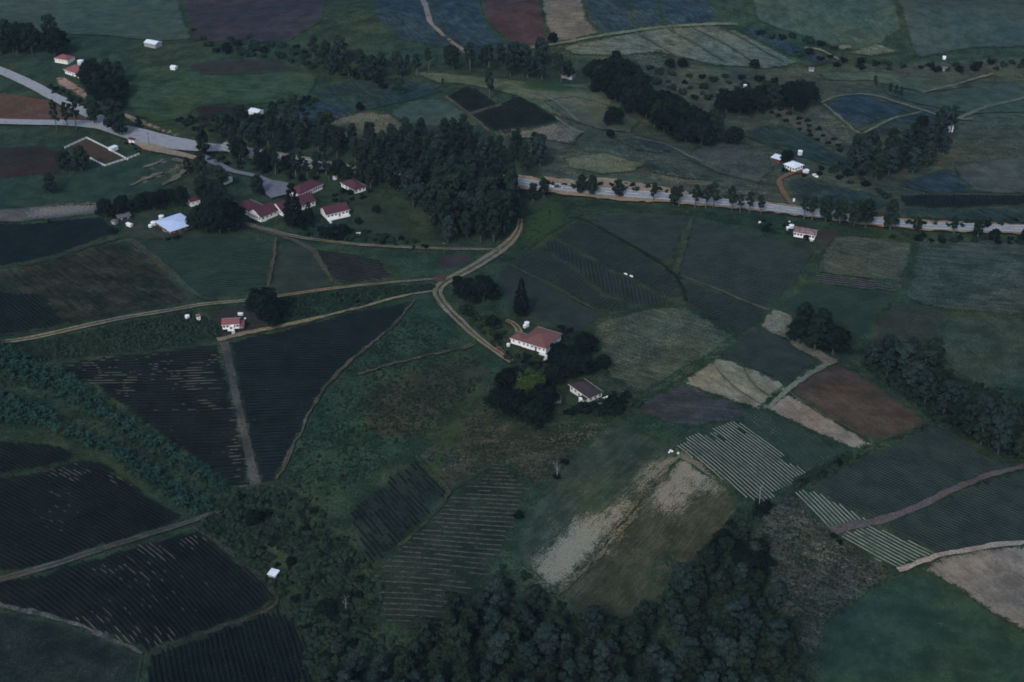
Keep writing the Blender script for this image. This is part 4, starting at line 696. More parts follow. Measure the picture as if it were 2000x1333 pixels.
def make_tree(kind, i):
    if kind == 'gum':
        h, w = 16, 9; cl, mb, de, ls = crown_gum(h, w, .16, 14, .8, 30); lm, tm = 'gum', 'trunk'
    elif kind == 'slim':
        h, w = 16, 6.0; cl, mb, de, ls = crown_gum(h, w, .30, 11, .75, 34); lm, tm = 'gum', 'trunk'
    elif kind == 'pale':
        h, w = 16, 8.5; cl, mb, de, ls = crown_gum(h, w, .14, 14, .9, 30); lm, tm = 'gum_pale', 'trunk'
    elif kind in ('shade', 'bright'):
        h, w = 11, 12; mb = MB(); mb.tube([(0, 0, -.6), (.1, 0, 1.8), (.2, .1, 4)], [.55, .42, .35], 7); cl = [(0, 0, 5.6, 4.0, 3.6)]
        for k in range(13):
            a = k * 2.399; t = k / 13; rr = 4.1 * math.sqrt(.25 + .75 * t) * random.uniform(.8, 1.05); z = 8.2 - 5.2 * t ** 1.3 + random.uniform(-.5, .5); r = random.uniform(1.7, 2.5)
            cl.append((rr * math.cos(a), rr * math.sin(a), z, r, r * .85)); limb(mb, (.1, 0, 3), (rr * .8 * math.cos(a), rr * .8 * math.sin(a), z - .6), .2, .07)
        de, ls, lm, tm = 30, .7, ('shade' if kind == 'shade' else 'bright'), 'trunk_dark'
    elif kind == 'pine':
        h, w = 16, 8; mb = MB(); mb.tube([(0, 0, -.6), (0, 0, 8), (0, 0, 15.6)], [.42, .28, .06], 7); cl = []
        for lv in range(9):
            z = 1.8 + lv * 1.6; R_ = 3.9 * (1 - (lv / 9.6) ** 1.6) * (1 if lv else .8); nn = 7 if lv < 6 else 4
            for k in range(nn):
                a = k * 2 * math.pi / nn + lv * .7; q = R_ * random.uniform(.6, .8); cl.append((q * math.cos(a), q * math.sin(a), z + .2, max(.7, R_ * .34), .75)); limb(mb, (0, 0, z), (q * math.cos(a), q * math.sin(a), z), .09, .03)
        cl.append((0, 0, 15.2, .9, 1.1)); de, ls, lm, tm = 44, .55, 'pine', 'trunk_dark'
    V, Fq = blob_leaves(cl, de, ls)
    return np_mesh('%s_crown' % kind, V, Fq, [M[lm]]), mb.mesh('%s_trunk' % kind, M[tm], True), h
TREES = {}
for kind, n in (('gum', 5), ('slim', 4), ('pale', 3), ('shade', 4), ('bright', 2), ('pine', 2)):
    TREES[kind] = [make_tree(kind, i) for i in range(n)]
NAMES = {'gum': 'gum_tree', 'slim': 'gum_tree', 'pale': 'gum_tree', 'shade': 'shade_tree', 'bright': 'shade_tree', 'pine': 'pine_tree'}
def tree(kind, x, y, h, label, group=None, wide=1.0, parts=True):
    cr, tr, h0 = random.choice(TREES[kind]); s = h / h0; z = float(H(x, y))
    e = empty(NAMES[kind], (x, y, z), random.uniform(0, 6.28)); e.scale = (s * wide, s * wide, s)
    link('trunk', tr, e); link('crown', cr, e)
    return tag(e, label, 'tree', group)
def bush_mesh(r, lm, dens=26, ls=.5, n=4):
    cl = [(0, 0, r * .35, r * .75, r * .6)] + [(r * .5 * math.cos(k * 2.1), r * .5 * math.sin(k * 2.1), r * random.uniform(.2, .6), r * .55, r * .5) for k in range(n)]
    V, Fq = blob_leaves(cl, dens / max(r, .8), ls); return np_mesh('bush', V, Fq, [M[lm]])
BUSH = {'bush': [bush_mesh(2, 'bush') for _ in range(4)], 'dark': [bush_mesh(2, 'shade') for _ in range(3)], 'bright': [bush_mesh(2, 'bright') for _ in range(2)], 'pale': [bush_mesh(2, 'gum_pale') for _ in range(2)]}
def bush(kind, x, y, r, label, group=None, name='bush', tall=1.0):
    me = random.choice(BUSH[kind]); s = r / 2
    o = link(name, me, None, (x, y, float(H(x, y))), random.uniform(0, 6.28), (s, s, s * tall)); return tag(o, label, 'bush' if name == 'bush' else 'tree', group)
def scatter(poly, mind, cnt, seed=1):
    rg = np.random.default_rng(seed); P = pix_poly(poly); x0, x1, y0, y1 = P[:, 0].min(), P[:, 0].max(), P[:, 1].min(), P[:, 1].max(); out = []
    for _ in range(cnt * 40):
        x = rg.uniform(x0, x1); y = rg.uniform(y0, y1)
        if not inpoly(P, np.array([x]), np.array([y]))[0]: continue
        if all((x - a) ** 2 + (y - b) ** 2 > mind * mind for a, b in out): out.append((x, y))
        if len(out) >= cnt: break
    return out
def describe(label, adj, x, y, xs, ys):
    for w_ in ('tall ', 'dark ', 'bluish ', 'dense '):
        if label.startswith(w_): label = label[len(w_):]
    u = (x - min(xs)) / (max(xs) - min(xs) + .1); v = (y - min(ys)) / (max(ys) - min(ys) + .1)
    pos = ('far left', 'left', 'middle', 'right', 'far right')[min(4, int(u * 5))] + (' front', '', ' back')[min(2, int(v * 3))]
    wds = ('%s %s' % (adj, label)).split()
    return ' '.join(wds[:11]) + ', ' + pos + ' of them'
def wood(poly, mind, cnt, kinds, hr, label, group, seed=1, wide=1.0):
    if seed not in (4, 5, 17): hr = (hr[0] * 1.25, hr[1] * 1.3); wide *= .9
    pts = scatter(poly, mind, cnt, seed); xs = [p[0] for p in pts]; ys = [p[1] for p in pts]
    for x, y in pts:
        k = random.choice(kinds); h = random.uniform(*hr); tree(k, x, y, h, describe(label, {'gum': 'full-crowned', 'slim': 'slender', 'pale': 'pale-leaved', 'shade': 'round dark'}[k], x, y, xs, ys), group, wide * random.uniform(.85, 1.15))
def scrub(poly, mind, cnt, kinds, rr, label, group, seed=1, tall=1.0):
    pts = scatter(poly, mind, cnt, seed); xs = [p[0] for p in pts]; ys = [p[1] for p in pts]
    for x, y in pts:
        k = random.choice(kinds); r = random.uniform(*rr); bush(k, x, y, r, describe(label, ('small' if r < sum(rr) / 2 else 'large'), x, y, xs, ys), group, tall=tall * random.uniform(.8, 1.2))
# central wood
wood([(540, 322), (640, 338), (740, 352), (800, 400), (850, 440), (860, 478), (930, 482), (985, 478), (1008, 440), (1010, 400), (1000, 372), (900, 362), (760, 352), (640, 338)], 6.8, 80, ['gum', 'pale', 'slim', 'gum'], (11, 20), 'tall gum tree in the dark central wood between the school and the highway', 'gum trees of the central wood', 2)
wood([(425, 270), (480, 255), (560, 262), (640, 272), (700, 280), (790, 280), (850, 275), (930, 290), (990, 300), (1050, 300), (1060, 330), (1000, 340), (880, 336), (760, 330), (640, 316), (520, 296), (440, 280)], 8.5, 85, ['gum', 'pale', 'slim', 'gum'], (9, 17), 'gum tree in the belt just beyond the highway, behind the school', 'gum trees of the belt beyond the highway', 3)
wood([(440, 300), (520, 322), (600, 338), (700, 352), (800, 364), (860, 372), (800, 378), (700, 364), (600, 350), (520, 338), (450, 316)], 6, 46, ['gum', 'slim', 'shade'], (8, 12), 'gum tree screening the near side of the highway beside the school', 'gum trees screening the highway near the school', 18)
# bottom forest
wood([(870, 1235), (930, 1190), (1010, 1180), (1090, 1225), (1200, 1250), (1290, 1215), (1330, 1160), (1390, 1110), (1440, 1080), (1490, 1120), (1530, 1200), (1560, 1300), (1590, 1420), (600, 1420), (640, 1330), (780, 1310)], 6.0, 105, ['pale', 'pale', 'gum', 'pale', 'gum'], (10, 15), 'tall gum tree in the forest along the bottom edge', 'gum trees of the bottom forest', 4, 1.05)
wood([(1385, 1080), (1440, 1050), (1478, 1080), (1480, 1130), (1400, 1140), (1350, 1160)], 6, 14, ['gum', 'shade'], (9, 13), 'gum tree at the top of the forest beside the knoll', 'gum trees beside the knoll', 5)
# upper tree line
wood([(610, 118), (650, 100), (700, 128), (820, 132), (900, 125), (1010, 120), (1080, 128), (1125, 150), (1120, 168), (1000, 150), (860, 140), (800, 152), (700, 160), (650, 145)], 9.5, 62, ['gum', 'pale', 'slim', 'pale'], (8, 17), 'dark gum tree in the far tree line below the top fields', 'gum trees of the far tree line', 6, 1.1)
wood([(1140, 155), (1190, 150), (1240, 190), (1290, 215), (1340, 240), (1395, 262), (1400, 282), (1350, 290), (1290, 262), (1235, 218), (1170, 182)], 9, 44, ['gum', 'shade', 'shade'], (11, 17), 'dark tree in the diagonal belt at upper right of centre', 'trees of the diagonal belt', 7, 1.15)
wood([(1405, 215), (1450, 208), (1560, 205), (1580, 208), (1540, 220), (1430, 232), (1400, 228)], 8, 24, ['shade', 'gum'], (9, 15), 'dark tree in the clump beside the far white house', 'trees round the far white house', 8, 1.1)
wood([(1650, 335), (1700, 358), (1790, 345), (1850, 300), (1858, 262), (1800, 285), (1730, 315), (1670, 312)], 8.5, 42, ['gum', 'pale', 'pale', 'slim'], (10, 18), 'tall gum tree in the hazy clump at upper right', 'gum trees of the upper right clump', 9, 1.1)
wood([(E, 110), (60, 110), (130, 118), (150, 112), (120, 92), (80, 85), (E, 80)], 8, 18, ['gum', 'shade'], (12, 18), 'dark tree behind the red roofs in the upper left corner', 'trees of the upper left corner', 10, 1.1)
wood([(165, 170), (185, 148), (230, 155), (245, 180), (225, 215), (190, 195)], 7, 16, ['gum', 'shade'], (9, 14), 'dark tree right of the upper left house', 'trees right of the upper left house', 11, 1.1)
wood([(402, 455), (406, 428), (440, 420), (462, 430), (450, 452), (420, 462)], 6, 12, ['shade', 'gum'], (10, 15), 'dark tree between the pale-blue roof and the school', 'trees left of the school', 12, 1.1)
wood([(200, 418), (250, 412), (300, 402), (356, 396), (356, 404), (300, 410), (240, 425), (205, 428)], 5.5, 24, ['shade'], (7, 10), 'dense dark tree in the grove above the pale-blue-roofed house', 'dense dark trees of the left grove', 13, .95)
wood([(1555, 660), (1600, 655), (1650, 680), (1640, 695), (1600, 690), (1565, 678)], 7, 11, ['shade', 'gum'], (10, 15), 'dark spreading tree beside the sandy junction', 'trees beside the sandy junction', 14, 1.2)
wood([(1680, 705), (1730, 735), (1800, 785), (1860, 830), (1930, 880), (W, 930), (W, 860), (1900, 810), (1830, 740), (1740, 690)], 7.5, 60, ['gum', 'pale', 'pale'], (8, 15), 'bluish gum tree in the gully at the right edge', 'gum trees of the right-hand gully', 15, 1.15)
wood([(1930, 465), (W, 470), (W, 480), (1930, 478)], 6, 3, ['shade'], (6, 8), 'low tree at the right end of the highway', 'trees at the right end of the highway', 16)
wood([(470, 1000), (560, 1010), (640, 1080), (700, 1150), (720, 1230), (650, 1290), (600, 1220), (550, 1120), (480, 1050)], 9, 13, ['gum', 'pale', 'shade'], (4, 8), 'scrubby tree in the overgrown gully at lower left', 'scrubby trees of the lower left gully', 17)
# named trees
def t1(kind, px, py, h, label, wide=1.0, group=None):
    p = g1(px, py); return tree(kind, p.x, p.y, h, label, group, wide)
for (px, py, h, wd, lb) in [
    (915, 590, 13, 1.15, 'broad dark round tree at the bend of the dirt road'), (945, 588, 14, 1.1, 'dark round tree just right of the bend of the dirt road'), (895, 562, 7, 1.0, 'small dark tree hiding the fork of the two dirt tracks'),
    (962, 640, 7, 1.1, 'dark bushy tree above the farmhouse drive'), (1092, 712, 12, 1.0, 'dark tree touching the right corner of the farmhouse'), (1122, 735, 15, 1.25, 'tallest dark tree between farmhouse and cottage'), (1145, 690, 11, 1.1, 'round dark tree at the edge of the olive field behind the farmhouse'),
    (1178, 722, 8, 1.15, 'rightmost dark round tree behind the brown-roofed cottage'), (975, 800, 11, 1.2, 'leftmost dark tree of the mass below the farmhouse'), (1005, 812, 13, 1.25, 'dark tree in front of the mass below the farmhouse'), (1045, 830, 12, 1.2, 'lowest dark tree of the mass below the farmhouse'),
    (1062, 800, 13, 1.15, 'dark tree left of the pink-roofed shed'), (1000, 770, 14, 1.2, 'dark tree behind the mass below the farmhouse'), (1080, 752, 11, 1.0, 'dark tree left of the brown-roofed cottage'),
    (517, 622, 18, 1.0, 'big dark tree on the left dirt track above the small red cottage'), (530, 636, 13, 1.0, 'lower dark tree beside the small red cottage'),
    (1200, 245, 13, 1.1, 'lone dark round tree in the pasture beyond the highway'), (1192, 272, 7, .9, 'small tree below the lone dark round tree'), (1434, 284, 13, 1.15, 'lone round tree right of the diagonal belt'), (703, 218, 7, .8, 'lone dark bush-like tree left of the pale knoll'), (628, 236, 7, .8, 'small dark tree left of the pale knoll top'),
    (1536, 318, 9, 1.0, 'dark tree behind the white farmhouse'), (1800, 250, 9, 1.0, 'dark tree left of the far right farm shed'), (1845, 250, 12, 1.2, 'big tree behind the far right farm shed')]:
    t1('shade', px, py, h, lb, wd)
t1('bright', 1034, 775, 13, 'broad bright green tree below the farmhouse', 1.35)
t1('bright', 1012, 758, 8, 'smaller bright green tree at the end of the dirt road', 1.1)
t1('pine', 1018, 618, 21, 'tall dark cone-shaped pine behind the farmhouse', .85)
t1('pine', 575, 446, 27, 'tall dark pine in front of the middle school building', .95)
t1('pine', 605, 440, 14, 'shorter pine right of the tall one by the school', 1.0)
t1('slim', 956, 196, 22, 'lone very tall bare-stemmed gum in the far pasture', .8)
t1('slim', 865, 178, 9, 'small lone tree on the far pale slope', .6)
for (px, py, h, wd, lb) in [(225, 262, 23, 1.1, 'big double-crowned tree over the lower left road'), (240, 268, 17, 1.0, 'right crown of the pair over the lower left road'), (112, 258, 22, .7, 'leftmost slender tree beside the lower left road'), (134, 256, 20, .7, 'second slender tree beside the lower left road'), (150, 254, 24, .75, 'third slender tree beside the lower left road'),
    (185, 244, 20, .85, 'tree between the two roads at the left'), (398, 308, 19, .8, 'slim tree beside the wide part of the road'), (368, 340, 11, .8, 'small palm-like tree at the corner of the playing ground'), (394, 346, 17, .8, 'dark upright tree at the corner of the playing ground'), (432, 368, 14, 1.2, 'dark tree hiding the small red-roofed school house'), (398, 400, 18, .9, 'upright dark tree left of the school'),
    (415, 408, 18, 1.0, 'dark tree in front of the small school house'), (505, 382, 13, 1.1, 'tree at the left side of the sealed school yard'), (272, 250, 8, .9, 'small tree on the sandy strip beyond the road'), (130, 335, 14, 1.2, 'dark tree inside the left corner of the pen'), (160, 335, 16, 1.2, 'dark tree in front of the white railed pen'), (100, 380, 13, 1.1, 'dark tree at the left edge below the pen')]:
    t1('gum' if wd > .75 else 'slim', px, py, h, lb, wd)
# highway row
row = [(1062, 385, 9), (1040, 395, 9), (1136, 381, 10), (1155, 383, 10), (1208, 388, 9), (1276, 397, 10), (1315, 402, 9), (1326, 403, 10), (1357, 406, 11), (1378, 407, 11), (1393, 409, 13), (1430, 413, 12), (1445, 416, 9), (1463, 416, 10), (1486, 418, 9), (1570, 428, 11), (1586, 430, 11), (1612, 434, 12), (1640, 438, 12), (1668, 442, 12), (1690, 445, 13), (1738, 450, 13), (1790, 454, 7), (1862, 459, 9), (1910, 462, 9)]
ORD = 'first second third fourth fifth sixth seventh eighth ninth tenth eleventh twelfth thirteenth fourteenth fifteenth sixteenth seventeenth eighteenth nineteenth twentieth'.split(); ORD = ORD + ['twenty-' + o_ for o_ in ORD[:9]]
for i, (px, py, h) in enumerate(sorted(row)):
    t1(random.choice(['gum', 'gum', 'slim']), px, py, h * 1.3, '%s tree from the left in the row along the near side of the highway' % ORD[i], .95, 'gum trees in the row along the highway')
for px, py, h in [(640, 470, 9), (672, 462, 8), (735, 418, 6), (700, 440, 5), (1495, 455, 5), (1575, 470, 4)]:
    t1('shade', px, py, h, {640: 'small dark tree left of the picnic table', 672: 'small dark tree above the picnic table', 735: 'small round tree on the school lawn', 700: 'lowest small tree on the school lawn', 1495: 'dark upright bush left of the roadside cottage', 1575: 'dark bush in front of the roadside cottage'}[px], .9)
for i, (px, py) in enumerate([(1308, 134), (1332, 134), (1203, 118), (1080, 84), (1473, 135)]):
    t1('shade', px, py, 8, 'lone small tree on the far scrubby slope', 1.0, 'lone small trees on the far slope')
for (px, py) in [(1708, 172), (1738, 186), (1748, 190), (1757, 194)]: t1('slim', px, py, 9, 'slender tree standing in the far upper right field', .9, 'slender trees of the far upper right field')
# orchard
pts = scatter([(1500, 218), (1530, 215), (1575, 235), (1622, 268), (1650, 296), (1635, 298), (1590, 272), (1540, 242)], 6.2, 62, 21)
for x, y in pts: bush('dark', x, y, random.uniform(1.8, 2.8), 'small dark fruit tree in the hillside orchard', 'fruit trees of the orchard', name='fruit_tree')
# bushes
for args in [
    ([(1062, 358), (1110, 365), (1180, 358), (1260, 366), (1340, 378), (1420, 388), (1420, 394), (1300, 382), (1180, 368), (1100, 372), (1060, 366)], 4, 38, ['bush', 'dark'], (1.6, 3.2), 'bush on the sandy verge beyond the highway', 'bushes on the far verge of the highway', 31),
    ([(1480, 425), (1540, 436), (1545, 462), (1500, 458), (1478, 448)], 4, 10, ['bush', 'dark'], (1.2, 2.2), 'garden bush left of the roadside cottage', 'garden bushes by the roadside cottage', 32),
    ([(1180, 790), (1225, 770), (1248, 790), (1215, 812), (1165, 815), (1110, 812), (1125, 795)], 4.5, 22, ['dark', 'dark', 'bush'], (2.4, 4.2), 'dark garden bush round the brown-roofed cottage', 'garden bushes round the brown-roofed cottage', 33),
    ([(1085, 640), (1130, 645), (1145, 665), (1120, 680), (1095, 668)], 4, 10, ['bush', 'dark'], (2, 3.5), 'bush behind the red-roofed farmhouse', 'bushes behind the farmhouse', 34),
    ([(900, 590), (950, 625), (985, 650), (980, 690), (950, 660), (905, 615)], 4.5, 16, ['dark', 'bush', 'bush'], (1.6, 3.2), 'garden bush beside the dirt road above the farmhouse', 'garden bushes above the farmhouse', 35),
    ([(985, 690), (1020, 700), (1075, 705), (1080, 722), (1010, 722), (990, 708)], 3.5, 16, ['dark', 'dark', 'bush'], (1.4, 2.6), 'dark shrub below the farmhouse wall', 'shrubs below the farmhouse wall', 36),
    ([(590, 90), (620, 120), (760, 165), (800, 160), (790, 190), (700, 160), (560, 120), (420, 105), (400, 90)], 7, 60, ['bush', 'dark'], (2.5, 5), 'scrub bush on the slope below the far tree line', 'scrub bushes below the far tree line', 37),
    ([(590, 190), (618, 200), (600, 228), (540, 225), (520, 205)], 6, 22, ['bush', 'dark'], (2.5, 4.5), 'bush in the thicket right of the white tin shed', 'bushes of the thicket right of the tin shed', 38),
    ([(350, 238), (420, 232), (480, 225), (540, 235), (580, 245), (560, 262), (460, 258), (380, 255)], 6, 34, ['dark', 'bush'], (3, 5), 'bush in the thicket left of the gum belt', 'bushes of the thicket left of the gum belt', 39),
    ([(1240, 130), (1310, 140), (1400, 150), (1500, 160), (1580, 165), (1590, 200), (1480, 195), (1440, 180), (1380, 205), (1300, 170), (1250, 155)], 8, 55, ['bush', 'bush', 'dark'], (2, 4.5), 'scrub bush on the yellow-green slope round the far white house', 'scrub bushes of the far slope', 40),
    ([(1560, 100), (1620, 110), (1700, 125), (1800, 130), (1900, 128), (W, 115), (W, 128), (1900, 142), (1760, 140), (1650, 134), (1560, 115)], 8, 60, ['dark', 'bush'], (2.5, 5), 'dark bush in the long hedge line at the upper right', 'bushes of the upper right hedge line', 41),
    ([(1480, 66), (1540, 72), (1600, 88), (1640, 100), (1625, 104), (1560, 88), (1490, 74)], 8, 30, ['dark', 'bush'], (3, 5), 'dark bush in the thin gully running down from the ridge', 'bushes of the ridge gully', 42),
    ([(1660, 315), (1720, 375), (1760, 390), (1745, 400), (1690, 372), (1600, 345), (1590, 335)], 7, 26, ['bush', 'dark'], (2, 4), 'bush in the gully below the upper right clump', 'bushes below the upper right clump', 43),
    ([(1760, 440), (1850, 436), (W, 430), (W, 442), (1850, 448)], 6, 26, ['dark', 'bush'], (2, 3.5), 'bush on the far side of the highway at the right', 'bushes beyond the highway at the right', 44),
    ([(1750, 458), (1850, 466), (W, 470), (W, 480), (1840, 476), (1740, 466)], 5.5, 26, ['dark', 'bush'], (1.8, 3.2), 'bush on the near verge of the highway at the right', 'bushes on the near verge at the right', 45),
    ([(1600, 930), (1645, 895), (1655, 900), (1612, 935), (1560, 958), (1550, 952)], 3.2, 24, ['dark', 'bush'], (1.6, 2.8), 'hedge bush along the dark right-hand crop field', 'hedge bushes along the dark crop field', 46),
    ([(1470, 990), (1500, 985), (1510, 1000), (1480, 1010)], 3, 7, ['dark'], (2, 3), 'dark bush under the bleached dead tree', 'bushes under the dead tree', 47),
    ([(470, 965), (560, 960), (640, 1010), (700, 1090), (735, 1160), (740, 1230), (650, 1300), (600, 1240), (545, 1160), (470, 1095), (400, 1025)], 4.6, 120, ['bush', 'bush', 'dark'], (1.1, 2.6), 'bush in the overgrown gully at lower left', 'bushes of the lower left gully', 48),
    ([(1330, 1130), (1380, 1090), (1420, 1040), (1445, 1000), (1480, 1020), (1530, 1150), (1570, 1280), (1500, 1290), (1460, 1150), (1400, 1120), (1300, 1190)], 6, 34, ['bush', 'dark', 'bush'], (1.6, 3.6), 'undergrowth bush at the edge of the bottom forest', 'undergrowth bushes of the bottom forest', 49),
    ([(570, 965), (620, 900), (640, 820), (680, 830), (700, 900), (660, 960), (600, 985)], 9, 26, ['bush'], (.8, 1.6), 'low shrub dotted over the green meadow', 'low shrubs of the green meadow', 50),
    ([(590, 440), (700, 450), (800, 472), (850, 482), (820, 488), (700, 475), (600, 460)], 5, 26, ['dark', 'bush'], (1.6, 3.2), 'bush beside the long school drive', 'bushes beside the school drive', 51),
    ([(640, 392), (700, 350), (730, 380), (700, 400), (660, 402)], 5, 12, ['dark'], (1.8, 3), 'garden bush near the right-hand school houses', 'garden bushes near the school houses', 52),
    ([(1000, 1105), (1070, 1170), (1100, 1190), (1020, 1180), (960, 1140), (985, 1100)], 5, 18, ['bush', 'dark'], (1.4, 2.8), 'bush below the knoll beside the straw patch', 'bushes below the knoll', 53),
    ([(380, 300), (440, 300), (560, 340), (620, 350), (600, 356), (480, 335), (400, 318)], 6, 20, ['dark', 'bush'], (1.8, 3.2), 'bush between the road and the school yard', 'bushes between the road and the school yard', 54),
    ([(100, 165), (150, 195), (235, 235), (225, 240), (150, 212), (95, 180)], 4.5, 24, ['dark', 'bush'], (1.8, 3), 'bush on the bank between the sandy cutting and the road', 'bushes between the cutting and the road', 55),
    ([(260, 270), (290, 292), (270, 300), (240, 285)], 3.5, 6, ['dark'], (1.3, 2.2), 'dark bush on the bank right of the pen', 'bushes right of the pen', 56)]:
    scrub(*args)
for px, py, r, k, lb in [(345, 468, 2.2, 'dark', 'right bush in front of the pale-blue-roofed house'), (328, 470, 1.8, 'dark', 'left bush in front of the pale-blue-roofed house'), (222, 456, 3.2, 'dark', 'round bush at the left of the mown grass'), (916, 605, 2.0, 'bright', 'yellow-green shrub in the farmhouse garden'), (928, 614, 1.6, 'bright', 'smaller yellow-green shrub in the farmhouse garden'), (1532, 335, 2.2, 'dark', 'round bush in front of the white farmhouse'),
    (1570, 345, 2.0, 'dark', 'round bush right of the white farmhouse'), (1104, 906, 2.2, 'dark', 'small dark bush in the dip left of the knoll'), (1088, 935, 2.0, 'dark', 'lower small dark bush in the dip left of the knoll'), (1013, 1012, 2.6, 'dark', 'lone dark bush above the straw patch'), (1628, 1050, 1.8, 'dark', 'dark bush at the corner of the white-lined rows'), (1640, 1062, 1.5, 'dark', 'second dark bush at the corner of the white-lined rows'),
    (98, 438, 2.2, 'dark', 'left dark bush at the edge of the bare strip'), (112, 440, 1.6, 'dark', 'right dark bush at the edge of the bare strip'), (1142, 800, 2.0, 'pale', 'pale grey-leaved bush below the brown-roofed cottage'), (1300, 390, 1.7, 'dark', 'round clipped bush on the far verge')]:
    p = g1(px, py); bush(k, p.x, p.y, r, lb)
# low cover nobody could count
def cover(name, label, poly, n, size, h, mat, seed, reach=0):
    rg = np.random.default_rng(seed); P = pix_poly(poly); x0, x1, y0, y1 = P[:, 0].min(), P[:, 0].max(), P[:, 1].min(), P[:, 1].max()
    x = rg.uniform(x0, x1, n * 3); y = rg.uniform(y0, y1, n * 3); k = inpoly(P, x, y)
    k &= (np.sin(x / 7.3 + 2 * np.sin(y / 11)) * np.sin(y / 6.1 + x / 13) + rg.uniform(-.8, .8, len(x))) > -.25
    x, y = x[k][:n], y[k][:n]; n = len(x); z = H(x, y) + .1; VV = []; FF = []
    s = rg.uniform(size[0], size[1], n); hh = s * rg.uniform(h[0], h[1], n)
    for k_ in range(5):
        a = rg.uniform(0, 6.28, n); rr = s * .35 * (k_ > 0); C = np.stack([x + rr * np.cos(a), y + rr * np.sin(a), z + hh * rg.uniform(.25, .9, n)], -1)
        N_ = np.stack([np.cos(a) * .7, np.sin(a) * .7, np.full(n, 1.0)], -1); V, Fq = quads_mesh(C, N_, s * .8); VV.append(V); FF.append(Fq + k_ * 4 * n)
    o = link(name, np_mesh(name, np.concatenate(VV), np.concatenate(FF), [mat])); return tag(o, label, kind='stuff')
cover('undergrowth', 'dense undergrowth filling the lower left gully', [(445, 955), (560, 955), (680, 1035), (745, 1140), (745, 1240), (860, 1240), (1000, 1180), (1090, 1200), (1250, 1210), (1340, 1110), (1450, 990), (1560, 1280), (1600, 1420), (560, 1420), (600, 1260), (545, 1150), (470, 1090), (385, 1030)], 9000, (1.0, 2.6), (.3, .8), M['bush'], 61)
cover('weeds', 'tall weeds over the bank between the two dirt tracks', [(528, 590), (650, 572), (760, 562), (850, 556), (856, 566), (790, 576), (700, 598), (600, 622), (545, 634), (520, 622)], 1500, (.8, 2.0), (.4, .9), M['bush'], 62)
cover('weeds', 'weeds over the dark bank at left', [(E, 675), (100, 664), (250, 632), (370, 610), (425, 630), (428, 660), (300, 686), (110, 702), (E, 722)], 1600, (.8, 1.8), (.3, .8), M['bush'], 63)
cover('weeds', 'weed clumps over the lower green meadow', [(560, 915), (620, 800), (700, 700), (806, 610), (900, 660), (960, 730), (860, 830), (740, 920), (640, 985), (560, 970)], 2600, (.5, 1.5), (.2, .5), M['bush'], 64)
cover('weeds', 'weeds over the rough purple-brown ground', [(1484, 992), (1545, 968), (1622, 1048), (1750, 1120), (1612, 1222), (1550, 1260), (1480, 1100)], 1500, (.5, 1.4), (.2, .5), M['bush'], 65)
cover('weeds', 'weeds over the verge below the highway', [(1012, 440), (1060, 394), (1150, 391), (1400, 418), (1600, 442), (1700, 456), (1620, 456), (1430, 436), (1346, 420), (1240, 414), (1140, 420), (1076, 456), (1010, 505)], 1800, (.6, 1.6), (.3, .7), M['bush'], 66)
cover('hedge_growth', 'low growth along the hedge of the dark right-hand crop field', [(1548, 950), (1600, 916), (1646, 888), (1710, 872), (1765, 854), (1820, 832), (1822, 838), (1765, 860), (1692, 892), (1650, 912), (1590, 948)], 700, (.8, 1.8), (.4, .9), M['bush'], 67)
cover('weeds', 'weeds in the dark patch of pasture below the round trees', [(880, 850), (950, 790), (1040, 835), (1190, 822), (1100, 905), (1040, 950), (930, 935), (830, 900)], 1400, (.5, 1.2), (.2, .45), M['bush'], 68)
cover('weeds', 'weeds around the gully at the right edge', [(1650, 690), (1700, 730), (1830, 830), (W, 930), (W, 780), (1880, 745), (1740, 670)], 2200, (.8, 2.2), (.3, .8), M['bush'], 69)
# banana plants
def banana_mesh():
    V = []; Fc = []
    n = random.randint(8, 10)
    for k in range(n):
        a = k * 2.4 + random.uniform(-.3, .3); L = random.uniform(1.9, 2.7); el = random.uniform(.35, 1.25); w_ = random.uniform(.32, .46)
        d = np.array([math.cos(a), math.sin(a)]); nrm = np.array([-d[1], d[0]]); base = len(V); x = 0.0; z = random.uniform(1.2, 2.0); e = el
        for j in range(5):
            ww = w_ * (.35, 1, 1.05, .8, .1)[j]
            for s_ in (-1, 1): V.append((d[0] * x + nrm[0] * ww * s_, d[1] * x + nrm[1] * ww * s_, z + .12))
            x += math.cos(e) * L / 4; z += math.sin(e) * L / 4; e -= .52
        for j in range(4): Fc.append((base + 2 * j, base + 2 * j + 1, base + 2 * j + 3, base + 2 * j + 2))
    m_ = len(Fc); mb = MB(); mb.tube([(0, 0, -.3), (.05, 0, 1.0), (0, .05, 2.1)], [.2, .17, .09], 6)
    nb = len(V); V += mb.v; Fc += [tuple(nb + i for i in f) for f in mb.f]
    me = bpy.data.meshes.new('banana_plant'); me.from_pydata(V, [], Fc); me.materials.append(M['banana']); return me
BAN = [banana_mesh() for _ in range(5)]
